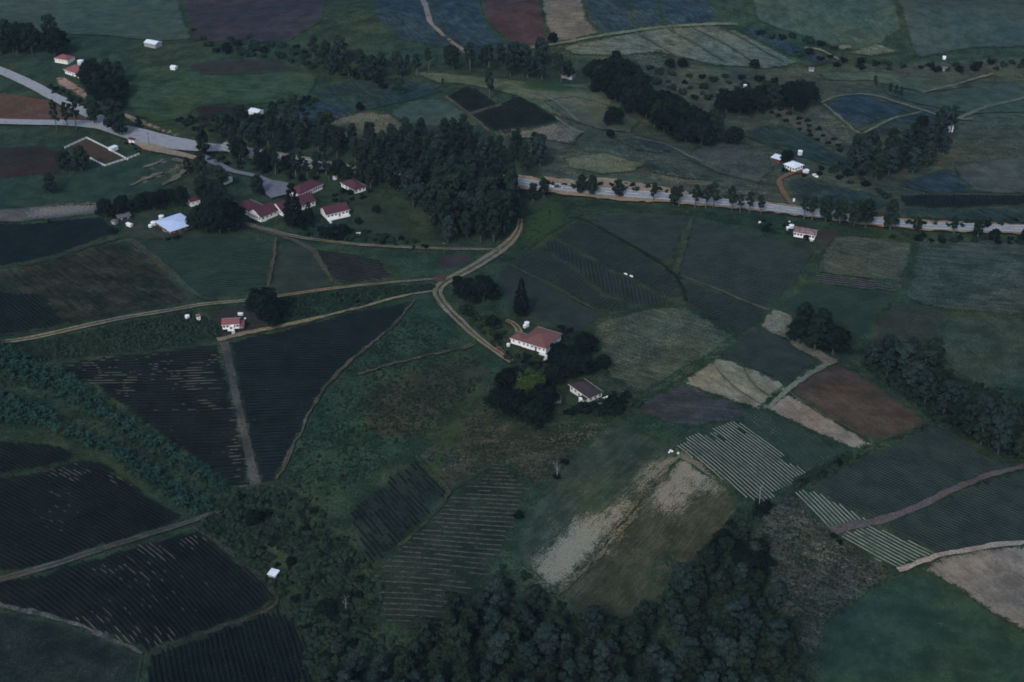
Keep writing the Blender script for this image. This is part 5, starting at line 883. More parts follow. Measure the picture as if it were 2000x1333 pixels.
for poly, n, sd_, lb, gr in [([(E, 640), (80, 715), (160, 752), (250, 818), (350, 884), (445, 952), (436, 968), (400, 948), (300, 886), (210, 832), (130, 782), (80, 758), (E, 728)], 170, 71, 'banana plant in the upper of the two gully bands at left', 'banana plants of the upper band'),
                             ([(E, 760), (80, 800), (130, 835), (230, 875), (330, 938), (412, 990), (410, 1002), (380, 1008), (330, 978), (230, 905), (150, 862), (80, 836), (E, 820)], 120, 72, 'banana plant in the lower of the two gully bands at left', 'banana plants of the lower band')]:
    pts = scatter(poly, 2.7, n, sd_); xs = [p[0] for p in pts]; ys = [p[1] for p in pts]
    for x, y in pts:
        s = random.uniform(.95, 1.4); tag(link('banana_plant', random.choice(BAN), None, (x, y, float(H(x, y))), random.uniform(0, 6.28), (s, s, s)), describe(lb, 'tall' if s > 1.18 else 'low', x, y, xs, ys), 'banana plant', gr)
cover('undergrowth', 'leafy undergrowth between the banana plants', [(E, 650), (80, 722), (160, 760), (300, 860), (430, 955), (410, 1005), (330, 980), (200, 890), (80, 845), (E, 830)], 2600, (.7, 1.5), (.3, .6), M['bush'], 73)
# dead trees
def dead_tree(px, py, h, label, seed):
    random.seed(seed); mb = MB(); mb.tube([(0, 0, -.4), (.2, 0, h * .4), (-.1, .2, h * .75), (.1, 0, h)], [.24, .2, .13, .04], 6); e = empty('dead_tree', g1(px, py), random.uniform(0, 6)); link('trunk', mb.mesh('dead_trunk', M['deadwood'], True), e)
    for k in range(7):
        b = MB(); z = h * random.uniform(.35, .9); a = k * 2.4; L = h * random.uniform(.14, .28); q = Vector((math.cos(a) * L, math.sin(a) * L, z + L * .9)); limb(b, (0, 0, z), q, .09, .025); limb(b, Vector((0, 0, z)).lerp(q, .6), q + Vector((math.sin(a) * L * .4, math.cos(a) * L * .4, .3)), .05, .015)
        link('branch', b.mesh('dead_branch', M['deadwood'], True), e)
    return tag(e, label, 'dead tree')
dead_tree(1482, 992, 11, 'bleached dead tree at the corner of the white-lined rows', 3)
dead_tree(1088, 935, 9, 'thin grey dead tree in the dip left of the knoll', 4)
dead_tree(1355, 395, 9, 'grey leafless tree in the row beside the highway', 5)
dead_tree(676, 1192, 6, 'small pale dead tree in the lower left gully', 6)
dead_tree(1405, 1085, 7, 'pale dead stem at the top of the bottom forest', 8)
random.seed(99)
# ------------------------------------------------------------------ buildings
def piece(name, mb, mat, parent, loc=None, rz=0, label=None):
    o = link(name, mb.mesh(name, mat), parent, loc, rz)
    if label: o['label'] = label
    return o
def one_box(*a):
    b = MB(); b.box(*a); return b
WIN = {}
def window(parent, x, y, z, rz, w=1.1, h=1.2, fm='white'):
    """pane set into a frame, outward = local -y"""
    k = (w, h, fm)
    if k not in WIN:
        p = MB(); p.box(-w / 2, w / 2, -.05, .02, -h / 2, h / 2); f = MB(); t = .07
        f.box(-w / 2 - t, w / 2 + t, -.09, .03, h / 2, h / 2 + t); f.box(-w / 2 - t, w / 2 + t, -.13, .03, -h / 2 - t, -h / 2); f.box(-w / 2 - t, -w / 2, -.085, .03, -h / 2, h / 2); f.box(w / 2, w / 2 + t, -.085, .03, -h / 2, h / 2); f.box(-.03, .03, -.08, -.052, -h / 2, h / 2)
        WIN[k] = (p.mesh('window', M['glass']), f.mesh('window_frame', M[fm]))
    o = link('window', WIN[k][0], parent, (x, y, z), rz); link('frame', WIN[k][1], o); return o
def roof_geo(L, D, z, rise, ov, kind, th=.14):
    """roof over x 0..L, y 0..D; returns MB of slopes with thickness, plus ridge lines"""
    x0, x1, y0, y1 = -ov, L + ov, -ov, D + ov; b = MB(); rl = []
    def slab(p):
        p = [Vector(q) for q in p]; n = len(p); lo = [q - Vector((0, 0, th)) for q in p]
        b.add([tuple(q) for q in p] + [tuple(q) for q in lo], [tuple(range(n)), tuple(range(2 * n - 1, n - 1, -1))] + [(i, n + i, n + (i + 1) % n, (i + 1) % n) for i in range(n)])
    A, B_, C_, D_ = (x0, y0, z), (x1, y0, z), (x1, y1, z), (x0, y1, z); ym = (y0 + y1) / 2; xm = (x0 + x1) / 2
    if kind == 'hip':
        if x1 - x0 >= y1 - y0: s = (y1 - y0) / 2; r1, r2 = (x0 + s, ym, z + rise), (x1 - s, ym, z + rise); slab([A, B_, r2, r1]); slab([B_, C_, r2]); slab([C_, D_, r1, r2]); slab([D_, A, r1])
        else: s = (x1 - x0) / 2; r1, r2 = (xm, y0 + s, z + rise), (xm, y1 - s, z + rise); slab([A, B_, r1]); slab([B_, C_, r2, r1]); slab([C_, D_, r2]); slab([D_, A, r1, r2])
        rl = [(r1, r2), (A, r1), (D_, r1 if x1 - x0 >= y1 - y0 else r2), (B_, r2 if x1 - x0 >= y1 - y0 else r1), (C_, r2)]
    elif kind == 'gable':
        r1, r2 = (x0, ym, z + rise), (x1, ym, z + rise); slab([A, B_, r2, r1]); slab([C_, D_, r1, r2]); rl = [(r1, r2)]
    elif kind == 'front':
        r1, r2 = (xm, y0, z + rise), (xm, y1, z + rise); slab([A, r1, r2, D_]); slab([B_, C_, r2, r1]); rl = [(r1, r2)]
    elif kind == 'skillion':
        slab([A, B_, (x1, y1, z + rise), (x0, y1, z + rise)])
    return b, rl
def block(e, x0, y0, L, D, stump, wh, rise, kind, roof, wall, ov=.55, nf=5, nl=3, nr=3, nb=2, wz=.62, cap=True, skirt=True, door=True, wsize=(1.1, 1.2)):
    """one wing: stumps, walls, roof, windows, door; the front is the y = y0 side"""
    f = empty('wing', (x0, y0, 0)); COL.objects.unlink(f); bpy.data.objects.remove(f)
    ox, oy = x0, y0; z0 = stump; z1 = stump + wh
    wb = MB(); wb.box(ox, ox + L, oy, oy + D, z0, z1)
    if kind == 'gable':
        for xx in (ox, ox + L - .12): wb.add([(xx, oy, z1), (xx + .12, oy, z1), (xx + .12, oy + D, z1), (xx, oy + D, z1), (xx, oy + D / 2, z1 + rise * .93), (xx + .12, oy + D / 2, z1 + rise * .93)], [(0, 1, 5, 4), (1, 2, 5), (2, 3, 4, 5), (3, 0, 4)])
    if kind == 'front':
        for yy in (oy, oy + D - .12): wb.add([(ox, yy, z1), (ox + L, yy, z1), (ox + L, yy + .12, z1), (ox, yy + .12, z1), (ox + L / 2, yy, z1 + rise * .93), (ox + L / 2, yy + .12, z1 + rise * .93)], [(0, 1, 4), (1, 2, 5, 4), (2, 3, 5), (3, 0, 4, 5)])
    piece('wall', wb, M[wall], e)
    rb, rl = roof_geo(L, D, z1 - .02, rise, ov, kind); ro = piece('roof', rb, M[roof], e, (ox, oy, 0))
    if cap and rl:
        cb = MB()
        for p, q in rl: cb.tube([Vector(p) + Vector((0, 0, .03)), Vector(q) + Vector((0, 0, .03))], [.10, .10], 6)
        piece('ridge_cap', cb, M[roof], ro)
        gb = MB(); gb.box(-ov - .1, L + ov + .1, -ov - .12, -ov - .01, z1 - .2, z1 - .03); gb.box(-ov - .1, L + ov + .1, D + ov + .01, D + ov + .12, z1 - .2, z1 - .03); piece('gutter', gb, M[wall], ro)
    if stump > .5:
        sb = MB(); nx_ = max(2, int(L / 2.5)); ny_ = max(2, int(D / 3))
        for i in range(nx_ + 1):
            for j in range(ny_ + 1):
                cx, cy = ox + .2 + (L - .4) * i / nx_, oy + .2 + (D - .4) * j / ny_; sb.box(cx - .12, cx + .12, cy - .12, cy + .12, -1.2, z0 - .002)
        piece('stump', sb, M['dark'], e); inn = MB(); inn.box(ox + L * .25, ox + L * .8, oy + D * .3, oy + D * .9, -1, z0 - .01); piece('underfloor_block', inn, M['dark'], e)  # plain dark block filling part of the space between the stumps
    else:
        piece('footing', one_box(ox + .05, ox + L - .05, oy + .05, oy + D - .05, -1.5, z0 - .003), M['grey'], e)
    ww, hh = wsize; zc = z0 + wh * wz
    for i in range(nf):
        if door and i == nf // 2 and nf > 2:
            d = piece('door', one_box(-.45, .45, -.06, .02, 0, 2.05), M['maroon'], e, (ox + L * (i + .5) / nf, oy, z0 + .02)); piece('handle', one_box(.3, .38, -.12, -.061, .95, 1.05), M['chrome'], d)
        else: window(e, ox + L * (i + .5) / nf, oy, zc, 0, ww, hh)
    for i in range(nb): window(e, ox + L * (i + .5) / nb, oy + D, zc, math.pi, ww, hh)
    for i in range(nl): window(e, ox, oy + D * (i + .5) / nl, zc, -math.pi / 2, ww, hh)
    for i in range(nr): window(e, ox + L, oy + D * (i + .5) / nr, zc, math.pi / 2, ww, hh)
def stairs(e, x, y, top, rz=0, n=7, w=1.3, mat='white', name='stairs'):
    b = MB(); rise = (top + .3) / n
    for i in range(n): b.box(-w / 2, w / 2, -.28 * (i + 1), -.28 * i + .02, top - rise * (i + 1), top - rise * (i + 1) + .06)
    for s in (-1, 1):
        b.add([(s * w / 2, 0, top - .2), (s * w / 2, 0, top + .05), (s * w / 2, -.28 * n, -.3 + .1), (s * w / 2, -.28 * n, -.5), (s * (w / 2 + .06), 0, top - .2), (s * (w / 2 + .06), 0, top + .05), (s * (w / 2 + .06), -.28 * n, -.2), (s * (w / 2 + .06), -.28 * n, -.5)],
              [(0, 1, 2, 3), (7, 6, 5, 4), (1, 5, 6, 2), (0, 3, 7, 4), (0, 4, 5, 1), (3, 2, 6, 7)])
        b.box(s * w / 2 - .03, s * w / 2 + .03, -.06, 0, top, top + .9)
    return piece(name, b, M[mat], e, (x, y, 0), rz)
def place(FL, FR, he, name, label, cat='house'):
    """origin at the front left corner; x runs along the front, measured from the eave corners seen in the photograph"""
    a = g1(*FL, he); b = g1(*FR, he); yaw = math.atan2(b.y - a.y, b.x - a.x); L = math.hypot(b.x - a.x, b.y - a.y)
    z = min(float(H(a.x, a.y)), float(H(b.x, b.y)))
    e = empty(name, (a.x, a.y, z), yaw); tag(e, label, cat); return e, L
def tank(px, py, r, h, label, dz=0.0, stand=0.0, mat='tank'):
    p = g1(px, py, dz); e = empty('water_tank', p); tag(e, label, 'water tank')
    b = MB(); n = 20; zs = [stand + h * i / 10 for i in range(11)]
    b.tube([(0, 0, z) for z in zs], [r * (1 + .015 * (i % 2)) for i in range(11)], n, 0, True); piece('body', b, M[mat], e)
    c = MB(); c.tube([(0, 0, stand + h + .003), (0, 0, stand + h + .12 + r * .14)], [r * 1.04, r * .12], n); piece('lid', c, M['white'], e)
    if stand:
        s = MB()
        for a in range(4): s.box(r * .6 * (1 if a % 2 else -1) - .09, r * .6 * (1 if a % 2 else -1) + .09, r * .6 * (1 if a // 2 else -1) - .09, r * .6 * (1 if a // 2 else -1) + .09, -.6, stand - .15)
        s.box(-r, r, -r, r, stand - .15, stand - .003); piece('stand', s, M['dark'], e)
    else:
        s = MB(); s.tube([(0, 0, -.8), (0, 0, -.003)], [r * 1.05, r * 1.05], 14); piece('base', s, M['grey'], e)
    return e
# --- farmhouse
e, L = place((1016, 667), (1067, 682), 4.9, 'farmhouse', 'large white farmhouse with a faded red hipped roof at the end of the dirt road')
D_ = 16.0
block(e, .6, .6, L - 1.2, D_ - 1.2, 1.7, 3.2, 2.9, 'hip', 'roof_pink', 'white', .6, 6, 4, 4, 4, wsize=(.8, 1.1))
block(e, -5.6, .9, 6.15, 6.4, 1.7, 2.9, 1.5, 'hip', 'roof_pink', 'white', .45, 2, 2, 0, 1, door=False, wsize=(.8, 1.0))
vb = MB(); vb.box(L - 3.4, L + 1.2, -.9, .55, 1.45, 1.6)
for i in range(5): vb.box(L - 3.35 + i * 1.1, L - 3.25 + i * 1.1, -.88, -.78, 1.6, 2.6)
vb.box(L - 3.4, L + 1.2, -.9, -.76, 2.6, 2.7); piece('landing', vb, M['white'], e); stairs(e, L + .6, -.9, 1.6, 0)
for i in range(7): piece('hood', one_box(-.45, .45, -.5, -.02, 0, .06), M['grey'], e, (L * .42 + i * .75, .58, 4.1))
tank(1029, 637, 1.25, 2.0, 'large white water tank behind the left corner of the farmhouse'); tank(1025, 640, .9, 1.4, 'smaller white tank beside the farmhouse water tank')
tank(993, 676, .9, 1.2, 'low white drum at the left end of the farmhouse')
# --- brown cottage
e, L = place((1110.5, 751), (1149.5, 773), 3.9, 'cottage', 'cream cottage with a dark brown hipped roof below the farmhouse')
block(e, .5, .5, L - 1, 7.6, .5, 3.4, 2.2, 'hip', 'roof_brown', 'cream', .5, 5, 2, 3, 3)
block(e, L - 4.6, -1.2, 3.6, 1.65, .5, 2.3, .5, 'skillion', 'roof_brown', 'cream', .1, 1, 0, 0, 0, cap=False, door=False)
for i, (x, y, zz) in enumerate([(L * .45, 3.2, 4.4), (L * .5, 3.9, 4.7), (L * .82, 3.6, 4.2)]): piece('roof_vent', one_box(-.22, .22, -.16, .16, 0, .35), M['white'], e, (x, y, zz))
tank(1135, 784, 1.15, 1.6, 'round white water tank at the corner of the brown-roofed cottage')
def shed(FL, FR, depth, he, kind, rise, roof, wall, name, label, cat='shed', nf=1, ov=.25, stump=.1, nl=0, nr=0, nb=0, wsize=(.8, .7), door=False):
    e, L = place(FL, FR, he, name, label, cat); block(e, 0, 0, L, depth, stump, he - stump, rise, kind, roof, wall, ov, nf, nl, nr, nb, door=door, wsize=wsize); return e, L
shed((1083.5, 781), (1096.5, 779.5), 2.4, 2.2, 'skillion', .4, 'roof_rose', 'grey', 'garden_shed', 'tiny shed with a pink roof left of the brown-roofed cottage', nf=0)
# clothes line and trough
def post_line(p1, p2, label, name, cat, h=1.9):
    a = g1(*p1); b = g1(*p2); e = empty(name, a); tag(e, label, cat); d = b - a
    for q in (Vector((0, 0, 0)), d):
        m_ = MB(); m_.tube([q + Vector((0, 0, -.4)), q + Vector((0, 0, h))], [.09, .07], 6); n = Vector((-d.y, d.x, 0)).normalized(); m_.tube([q + n * .8 + Vector((0, 0, h - .1)), q - n * .8 + Vector((0, 0, h - .1))], [.06, .06], 6); piece('post', m_, M['white'], e)
    for s in (-.7, 0, .7):
        n = Vector((-d.y, d.x, 0)).normalized() * s; m_ = MB(); m_.tube([n + Vector((0, 0, h - .05)), n + d * .5 + Vector((0, 0, h - .22)), n + d + Vector((0, 0, h - .05))], [.03, .03, .03], 4); piece('line', m_, M['white'], e)
    return e
post_line((1157, 781), (1173, 795), 'white clothes line running out from the brown-roofed cottage', 'clothes_line', 'clothes line')
a = g1(1176, 782); b = g1(1188, 777); e = empty('trough', a, math.atan2(b.y - a.y, b.x - a.x)); tag(e, 'long white feed trough in the cottage garden', 'trough'); Lt = (b - a).length
m_ = MB(); m_.box(0, Lt, -.4, .4, .3, .36); m_.box(0, Lt, -.46, -.4, .3, .85); m_.box(0, Lt, .4, .46, .3, .85); m_.box(-.06, 0, -.46, .46, .3, .85); m_.box(Lt, Lt + .06, -.46, .46, .3, .85); piece('basin', m_, M['white'], e)
for q in (.3, Lt - .3): piece('leg', one_box(q - .08, q + .08, -.4, .4, -.4, .295), M['white'], e)
# --- small red cottage on the left
e, L = place((433, 635), (467, 631.5), 4.6, 'cottage', 'small white cottage with a rose-red roof on tall stumps above the dark crop fields')
block(e, .2, .4, L - .4, 5.6, 1.8, 2.6, 1.6, 'gable', 'roof_rose', 'white', .4, 5, 2, 1, 2)
block(e, L - .15, .8, 2.2, 3.6, 1.2, 2.2, .6, 'skillion', 'roof_rose', 'maroon', .2, 1, 0, 1, 1, cap=False, door=False)
b = MB(); b.box(2.6, 5.6, -1.2, .35, 1.6, 1.72); b.box(2.6, 5.6, -1.22, -1.14, 1.72, 2.6); piece('porch', b, M['white'], e); stairs(e, 5.2, -1.2, 1.7)
b = MB(); b.add([(4.0, -1.1, 3.9), (5.7, -1.1, 3.9), (5.7, .3, 4.3), (4.0, .3, 4.3), (4.0, -1.1, 3.8), (5.7, -1.1, 3.8), (5.7, .3, 4.2), (4.0, .3, 4.2)], [(0, 1, 2, 3), (7, 6, 5, 4), (0, 4, 5, 1), (1, 5, 6, 2), (2, 6, 7, 3), (3, 7, 4, 0)]); piece('awning', b, M['white'], e)
tank(366.5, 623, 1.15, 1.9, 'white water tank beside the outhouse above the left crop fields')
shed((384.5, 619.5), (391, 618), 2.0, 2.3, 'gable', .5, 'roof_rose', 'white', 'outhouse', 'tiny white outhouse with a pinkish roof beside a water tank', 'outhouse', nf=1, wsize=(.5, .5))
tank(468, 616, .8, 1.2, 'left one of two small white drums behind the small red cottage'); tank(472.5, 616.5, .8, 1.3, 'right one of two small white drums behind the small red cottage'); tank(479, 624, .5, .7, 'tiny white drum right of the small red cottage')
# --- pale blue roofed house
e, L = place((301, 432.5), (332, 452.5), 3.5, 'house', 'square house with a big pale-blue iron roof at left')
block(e, .9, .9, L - 1.8, 14.4, .9, 2.6, .9, 'hip', 'roof_zinc', 'maroon', .95, 6, 4, 4, 3, cap=False)
stairs(e, L * .55, .9, .9, 0, 4, 4.2); stairs(e, L - .9, 6.5, .9, math.pi / 2, 4)
tank(301, 441, 1.7, 2.2, 'bigger of the white tanks at the left corner of the pale-blue-roofed house'); tank(294.5, 445, 1.2, 1.7, 'smaller, creamier tank at the far left of the pale-blue-roofed house'); tank(316, 430, 1.5, 2.6, 'white tank behind the pale-blue-roofed house')
shed((231, 427), (256, 421), 3.6, 2.6, 'skillion', .6, 'roof_grey', 'dark', 'farm_shed', 'low grey-roofed shed under the dark grove', nf=2)
shed((246, 437), (254, 440), 1.8, 2.0, 'gable', .4, 'roof_white', 'cream', 'garden_shed', 'small white shed in front of the low grey-roofed shed', nf=0)
shed((217, 432), (224, 434), 2.5, 1.9, 'gable', .4, 'roof_grey', 'grey', 'garden_shed', 'tiny grey shed at the left end of the dark grove', nf=0)
# --- school
e, L = place((458, 400), (510, 419.5), 5.0, 'school_building', 'left school building with a dark red roof and a white gable facing the track', 'school building')
block(e, .4, .4, L * .52, 10, 1.3, 3.3, 2.6, 'hip', 'roof_red', 'white', .5, 5, 3, 0, 3)
block(e, L * .52 + .42, -.3, L * .48 - .6, 12, 1.3, 3.3, 3.4, 'front', 'roof_red', 'white', .5, 5, 0, 4, 3, door=False)
stairs(e, L - .1, 2.5, 1.3, math.pi / 2, 6, 1.8)
tank(511, 424, .8, 1.4, 'pale blue tank at the corner of the left school building')
e, L = place((528, 398), (550, 410), 4.6, 'school_building', 'middle school building with a white gable, half hidden by the tall pine', 'school building')
block(e, .3, .3, L - .6, 22, .9, 3.2, 3.0, 'front', 'roof_red', 'white', .5, 3, 4, 7, 2)
e, L = place((587, 379), (631, 358.5), 4.2, 'school_building', 'long school building with a dark red hipped roof beside the sealed yard', 'school building')
block(e, .3, .5, L - .6, 9.5, .5, 3.3, 3.2, 'hip', 'roof_red', 'white', .6, 9, 3, 3, 7)
e, L = place((638, 420), (683, 409), 4.4, 'school_building', 'right school building with a white gable end and a railed veranda', 'school building')
block(e, .3, .9, L - .6, 9, 1.0, 3.0, 3.0, 'gable', 'roof_red', 'white', .6, 6, 0, 2, 4)
b = MB(); b.box(.3, L - .3, -1.2, .85, .8, .95)
for i in range(14): b.box(.35 + (L - .8) * i / 13, .45 + (L - .8) * i / 13, -1.18, -1.08, .95, 1.95)
b.box(.3, L - .3, -1.2, -1.06, 1.9, 2.02); piece('veranda', b, M['white'], e); stairs(e, 1.2, -1.2, .95)
e, L = place((664, 355.5), (691, 369), 3.9, 'house', 'small separate school house with a dark red roof and bright white walls, far right', 'house')
block(e, .4, .5, L - .8, 8.0, .7, 2.8, 2.3, 'hip', 'roof_red', 'white', .5, 4, 2, 3, 2)
tank(655, 350, 1.5, 2.2, 'white tank between the long building and the small school house')
shed((421, 346), (439, 352), 6, 3.2, 'gable', 1.8, 'roof_red', 'white', 'house', 'small red-roofed house hidden behind trees left of the school yard', 'house', nf=3, nl=2, nr=2)
shed((362, 388), (372, 395), 6, 3.2, 'front', 1.6, 'roof_red', 'white', 'house', 'small white-gabled house at the right end of the dark grove', 'house', nf=2, nr=2)
a = g1(700, 458); e = empty('picnic_table', a, .2); tag(e, 'pale picnic table with benches on the school lawn', 'picnic table'); piece('table', one_box(-1.2, 1.2, -.6, .6, .7, .8), M['white'], e); piece('leg', one_box(-.2, .2, -.2, .2, -.3, .697), M['grey'], e)
for s in (-1.3, 1.3): piece('bench', one_box(-1.4, 1.4, s - .25, s + .25, .05, .45), M['white'], e)
# --- roadside cottage
e, L = place((1550, 452.5), (1592, 458.5), 4.4, 'cottage', 'white roadside cottage with a weathered red roof below the highway')
block(e, .2, .4, L - .4, 6.6, 1.2, 2.9, 1.7, 'gable', 'roof_old', 'white', .4, 7, 1, 1, 4)
stairs(e, L - 1.5, .4, 1.2, 0, 5)
tank(1545.5, 447, 1.4, 2.2, 'larger white tank at the left end of the roadside cottage'); tank(1539, 449, 1.1, 1.6, 'smaller white tank at the left end of the roadside cottage')
tank(1541.5, 437, .6, 1.3, 'little pale drum above the tanks of the roadside cottage'); tank(1483.5, 438, .7, 1.4, 'lone white drum in the garden left of the roadside cottage')
# --- white farmhouse
e, L = place((1531, 320), (1552, 329), 3.6, 'farmhouse', 'white farmhouse with a pale iron roof beyond the highway at right')
block(e, .3, .5, L - .6, 7.5, .7, 2.8, 1.6, 'hip', 'roof_white', 'white', .55, 4, 2, 3, 2)
shed((1506, 307.5), (1524, 312.5), 5.5, 2.6, 'skillion', .5, 'roof_white', 'maroon', 'farm_shed', 'low open shed with a white roof left of the white farmhouse', nf=0)
tank(1562, 306, 1.5, 2.6, 'white water tank behind the white farmhouse', 0, 1.2)
shed((1573, 334.5), (1580, 333), 2.4, 1.9, 'gable', .4, 'roof_white', 'white', 'garden_shed', 'tiny white shed right of the white farmhouse', nf=0)
# --- far ones
shed((1413, 190), (1434, 190.5), 7, 3.6, 'gable', 1.4, 'roof_white', 'white', 'house', 'far white house half hidden in the dark tree clump', 'house', nf=4, nl=1, nr=1)
tank(1455, 172, 1.3, 2.2, 'small grey tank right of the far white house', mat='grey')
shed((1097, 145), (1117, 149.5), 7, 2.8, 'gable', 1.5, 'roof_grey', 'grey', 'farm_shed', 'grey tin shed at the foot of the far tree line', nf=1)
shed((485, 215.5), (503, 221), 5.5, 3.0, 'gable', 1.0, 'roof_white', 'white', 'farm_shed', 'white tin shed left of the thicket in the upper left pasture', nf=1)
shed((281, 83), (303, 87), 7, 3.2, 'gable', 1.2, 'roof_white', 'grey', 'farm_shed', 'white-roofed barn on the far upper left hillside', nf=1)
shed((332, 131), (341, 132.5), 4, 2.6, 'gable', .8, 'roof_white', 'white', 'farm_shed', 'tiny white shed alone in the upper left pasture', nf=0)
e, L = place((124, 134), (152, 145), 4.0, 'house', 'big white house with a rosy hipped roof in the upper left corner')
block(e, .3, .5, L - .6, 10.5, .8, 3.1, 3.0, 'hip', 'roof_rose', 'white', .7, 6, 3, 4, 3)
tank(158, 126, 2.2, 2.8, 'white tank behind the rosy-roofed corner house')
shed((106, 114), (131, 118), 8, 3.2, 'hip', 2.2, 'roof_rose', 'cream', 'house', 'second rosy-roofed house, farther into the upper left corner', 'house', nf=4, nl=2, nr=2)
e, L = shed((250.5, 272), (262, 275), 3.2, 2.5, 'gable', .9, 'roof_red', 'white', 'kiosk', 'little white hut with a red roof beside the wide road', 'hut', nf=1)
shed((217, 291), (230, 286), 3.0, 2.2, 'skillion', .2, 'roof_white', 'white', 'stable', 'long white shed against the rails of the pen', nf=1)
shed((1851, 250), (1862, 251), 5, 2.8, 'gable', 1, 'roof_white', 'white', 'farm_shed', 'white farm shed beside the big tree at far right', nf=0)
shed((1842, 113), (1847, 113.5), 2.2, 1.5, 'gable', 1, 'roof_white', 'white', 'farm_shed', 'left white speck of a shed in the hazy upper right', nf=0)
shed((1841, 134), (1850, 135), 3, 2.0, 'gable', 1, 'roof_grey', 'grey', 'farm_shed', 'lower grey shed in the hazy upper right', nf=0)
shed((1580, 134.5), (1590, 136), 3, 2.0, 'gable', 1, 'roof_grey', 'grey', 'farm_shed', 'grey shed at the foot of the far ridge hedge', nf=0)
shed((523, 1121), (537, 1125.5), 3.0, 2.0, 'skillion', .35, 'roof_white', 'grey', 'pump_shed', 'small white-roofed pump shed alone in the lower left gully', nf=0)
for i, (x, y) in enumerate([(378, 62), (397, 79), (451, 80), (484, 77)]):
    p = g1(x, y); bush('pale', p.x, p.y, 3.2, 'pale bush on the far purple field', 'pale bushes of the far purple field')
# --- white rail fences of the pen
def rail_fence(p1, p2, label, h=1.5, gap=2.6):
    a = g1(*p1); b = g1(*p2); d = b - a; n = max(2, int(d.length / gap)); yaw = math.atan2(d.y, d.x); Lh = math.hypot(d.x, d.y); e = empty('rail_fence', a, yaw); tag(e, label, 'fence'); pm = one_box(-.1, .1, -.1, .1, -.4, h).mesh('post', M['white'])
    pts = []
    for i in range(n + 1):
        t = i / n; q = a + d * t; z = float(H(q.x, q.y)) - a.z; pts.append((Lh * t, z)); link('post', pm, e, (Lh * t, 0, z))
    for i in range(n):
        for hz in (.45, .9, h - .1):
            (x0, z0), (x1, z1) = pts[i], pts[i + 1]; m_ = MB(); m_.add([(x0, -.16, z0 + hz), (x1, -.16, z1 + hz), (x1, -.102, z1 + hz), (x0, -.102, z0 + hz), (x0, -.16, z0 + hz + .2), (x1, -.16, z1 + hz + .2), (x1, -.102, z1 + hz + .2), (x0, -.102, z0 + hz + .2)], [(0, 3, 2, 1), (4, 5, 6, 7), (0, 1, 5, 4), (1, 2, 6, 5), (2, 3, 7, 6), (3, 0, 4, 7)])
            piece('rail', m_, M['white'], e)
rail_fence((127, 291), (169, 272), 'upper left side of the white rail fence round the pen'); rail_fence((170, 272), (216, 295), 'upper right side of the white rail fence round the pen'); rail_fence((218, 297), (250, 314), 'white rail fence running on right of the stable')
rail_fence((168, 307), (205, 326), 'lower left side of the white rail fence round the pen'); rail_fence((206, 326), (246, 313), 'lower right side of the white rail fence round the pen'); rail_fence((250, 312), (272, 303), 'short end piece of the white rail fence')
# --- power poles
def pole(px, py, label, h=9.5):
    e = empty('power_pole', g1(px, py)); tag(e, label, 'power pole'); m_ = MB(); m_.tube([(0, 0, -.5), (0, 0, h)], [.2, .13], 8); piece('post', m_, M['trunk_dark'], e); piece('crossarm', one_box(-1.1, 1.1, -.21, -.14, h - .7, h - .55), M['trunk_dark'], e)
    for x in (-.95, -.4, .4, .95): m_ = MB(); m_.tube([(x, -.17, h - .548), (x, -.17, h - .36)], [.05, .035], 6); piece('insulator', m_, M['white'], e)
pole(292, 287, 'dark power pole beside the wide road'); pole(1020, 462, 'power pole beside the top of the dirt road', 8); pole(868, 500, 'power pole above the fork of the dirt tracks', 8)
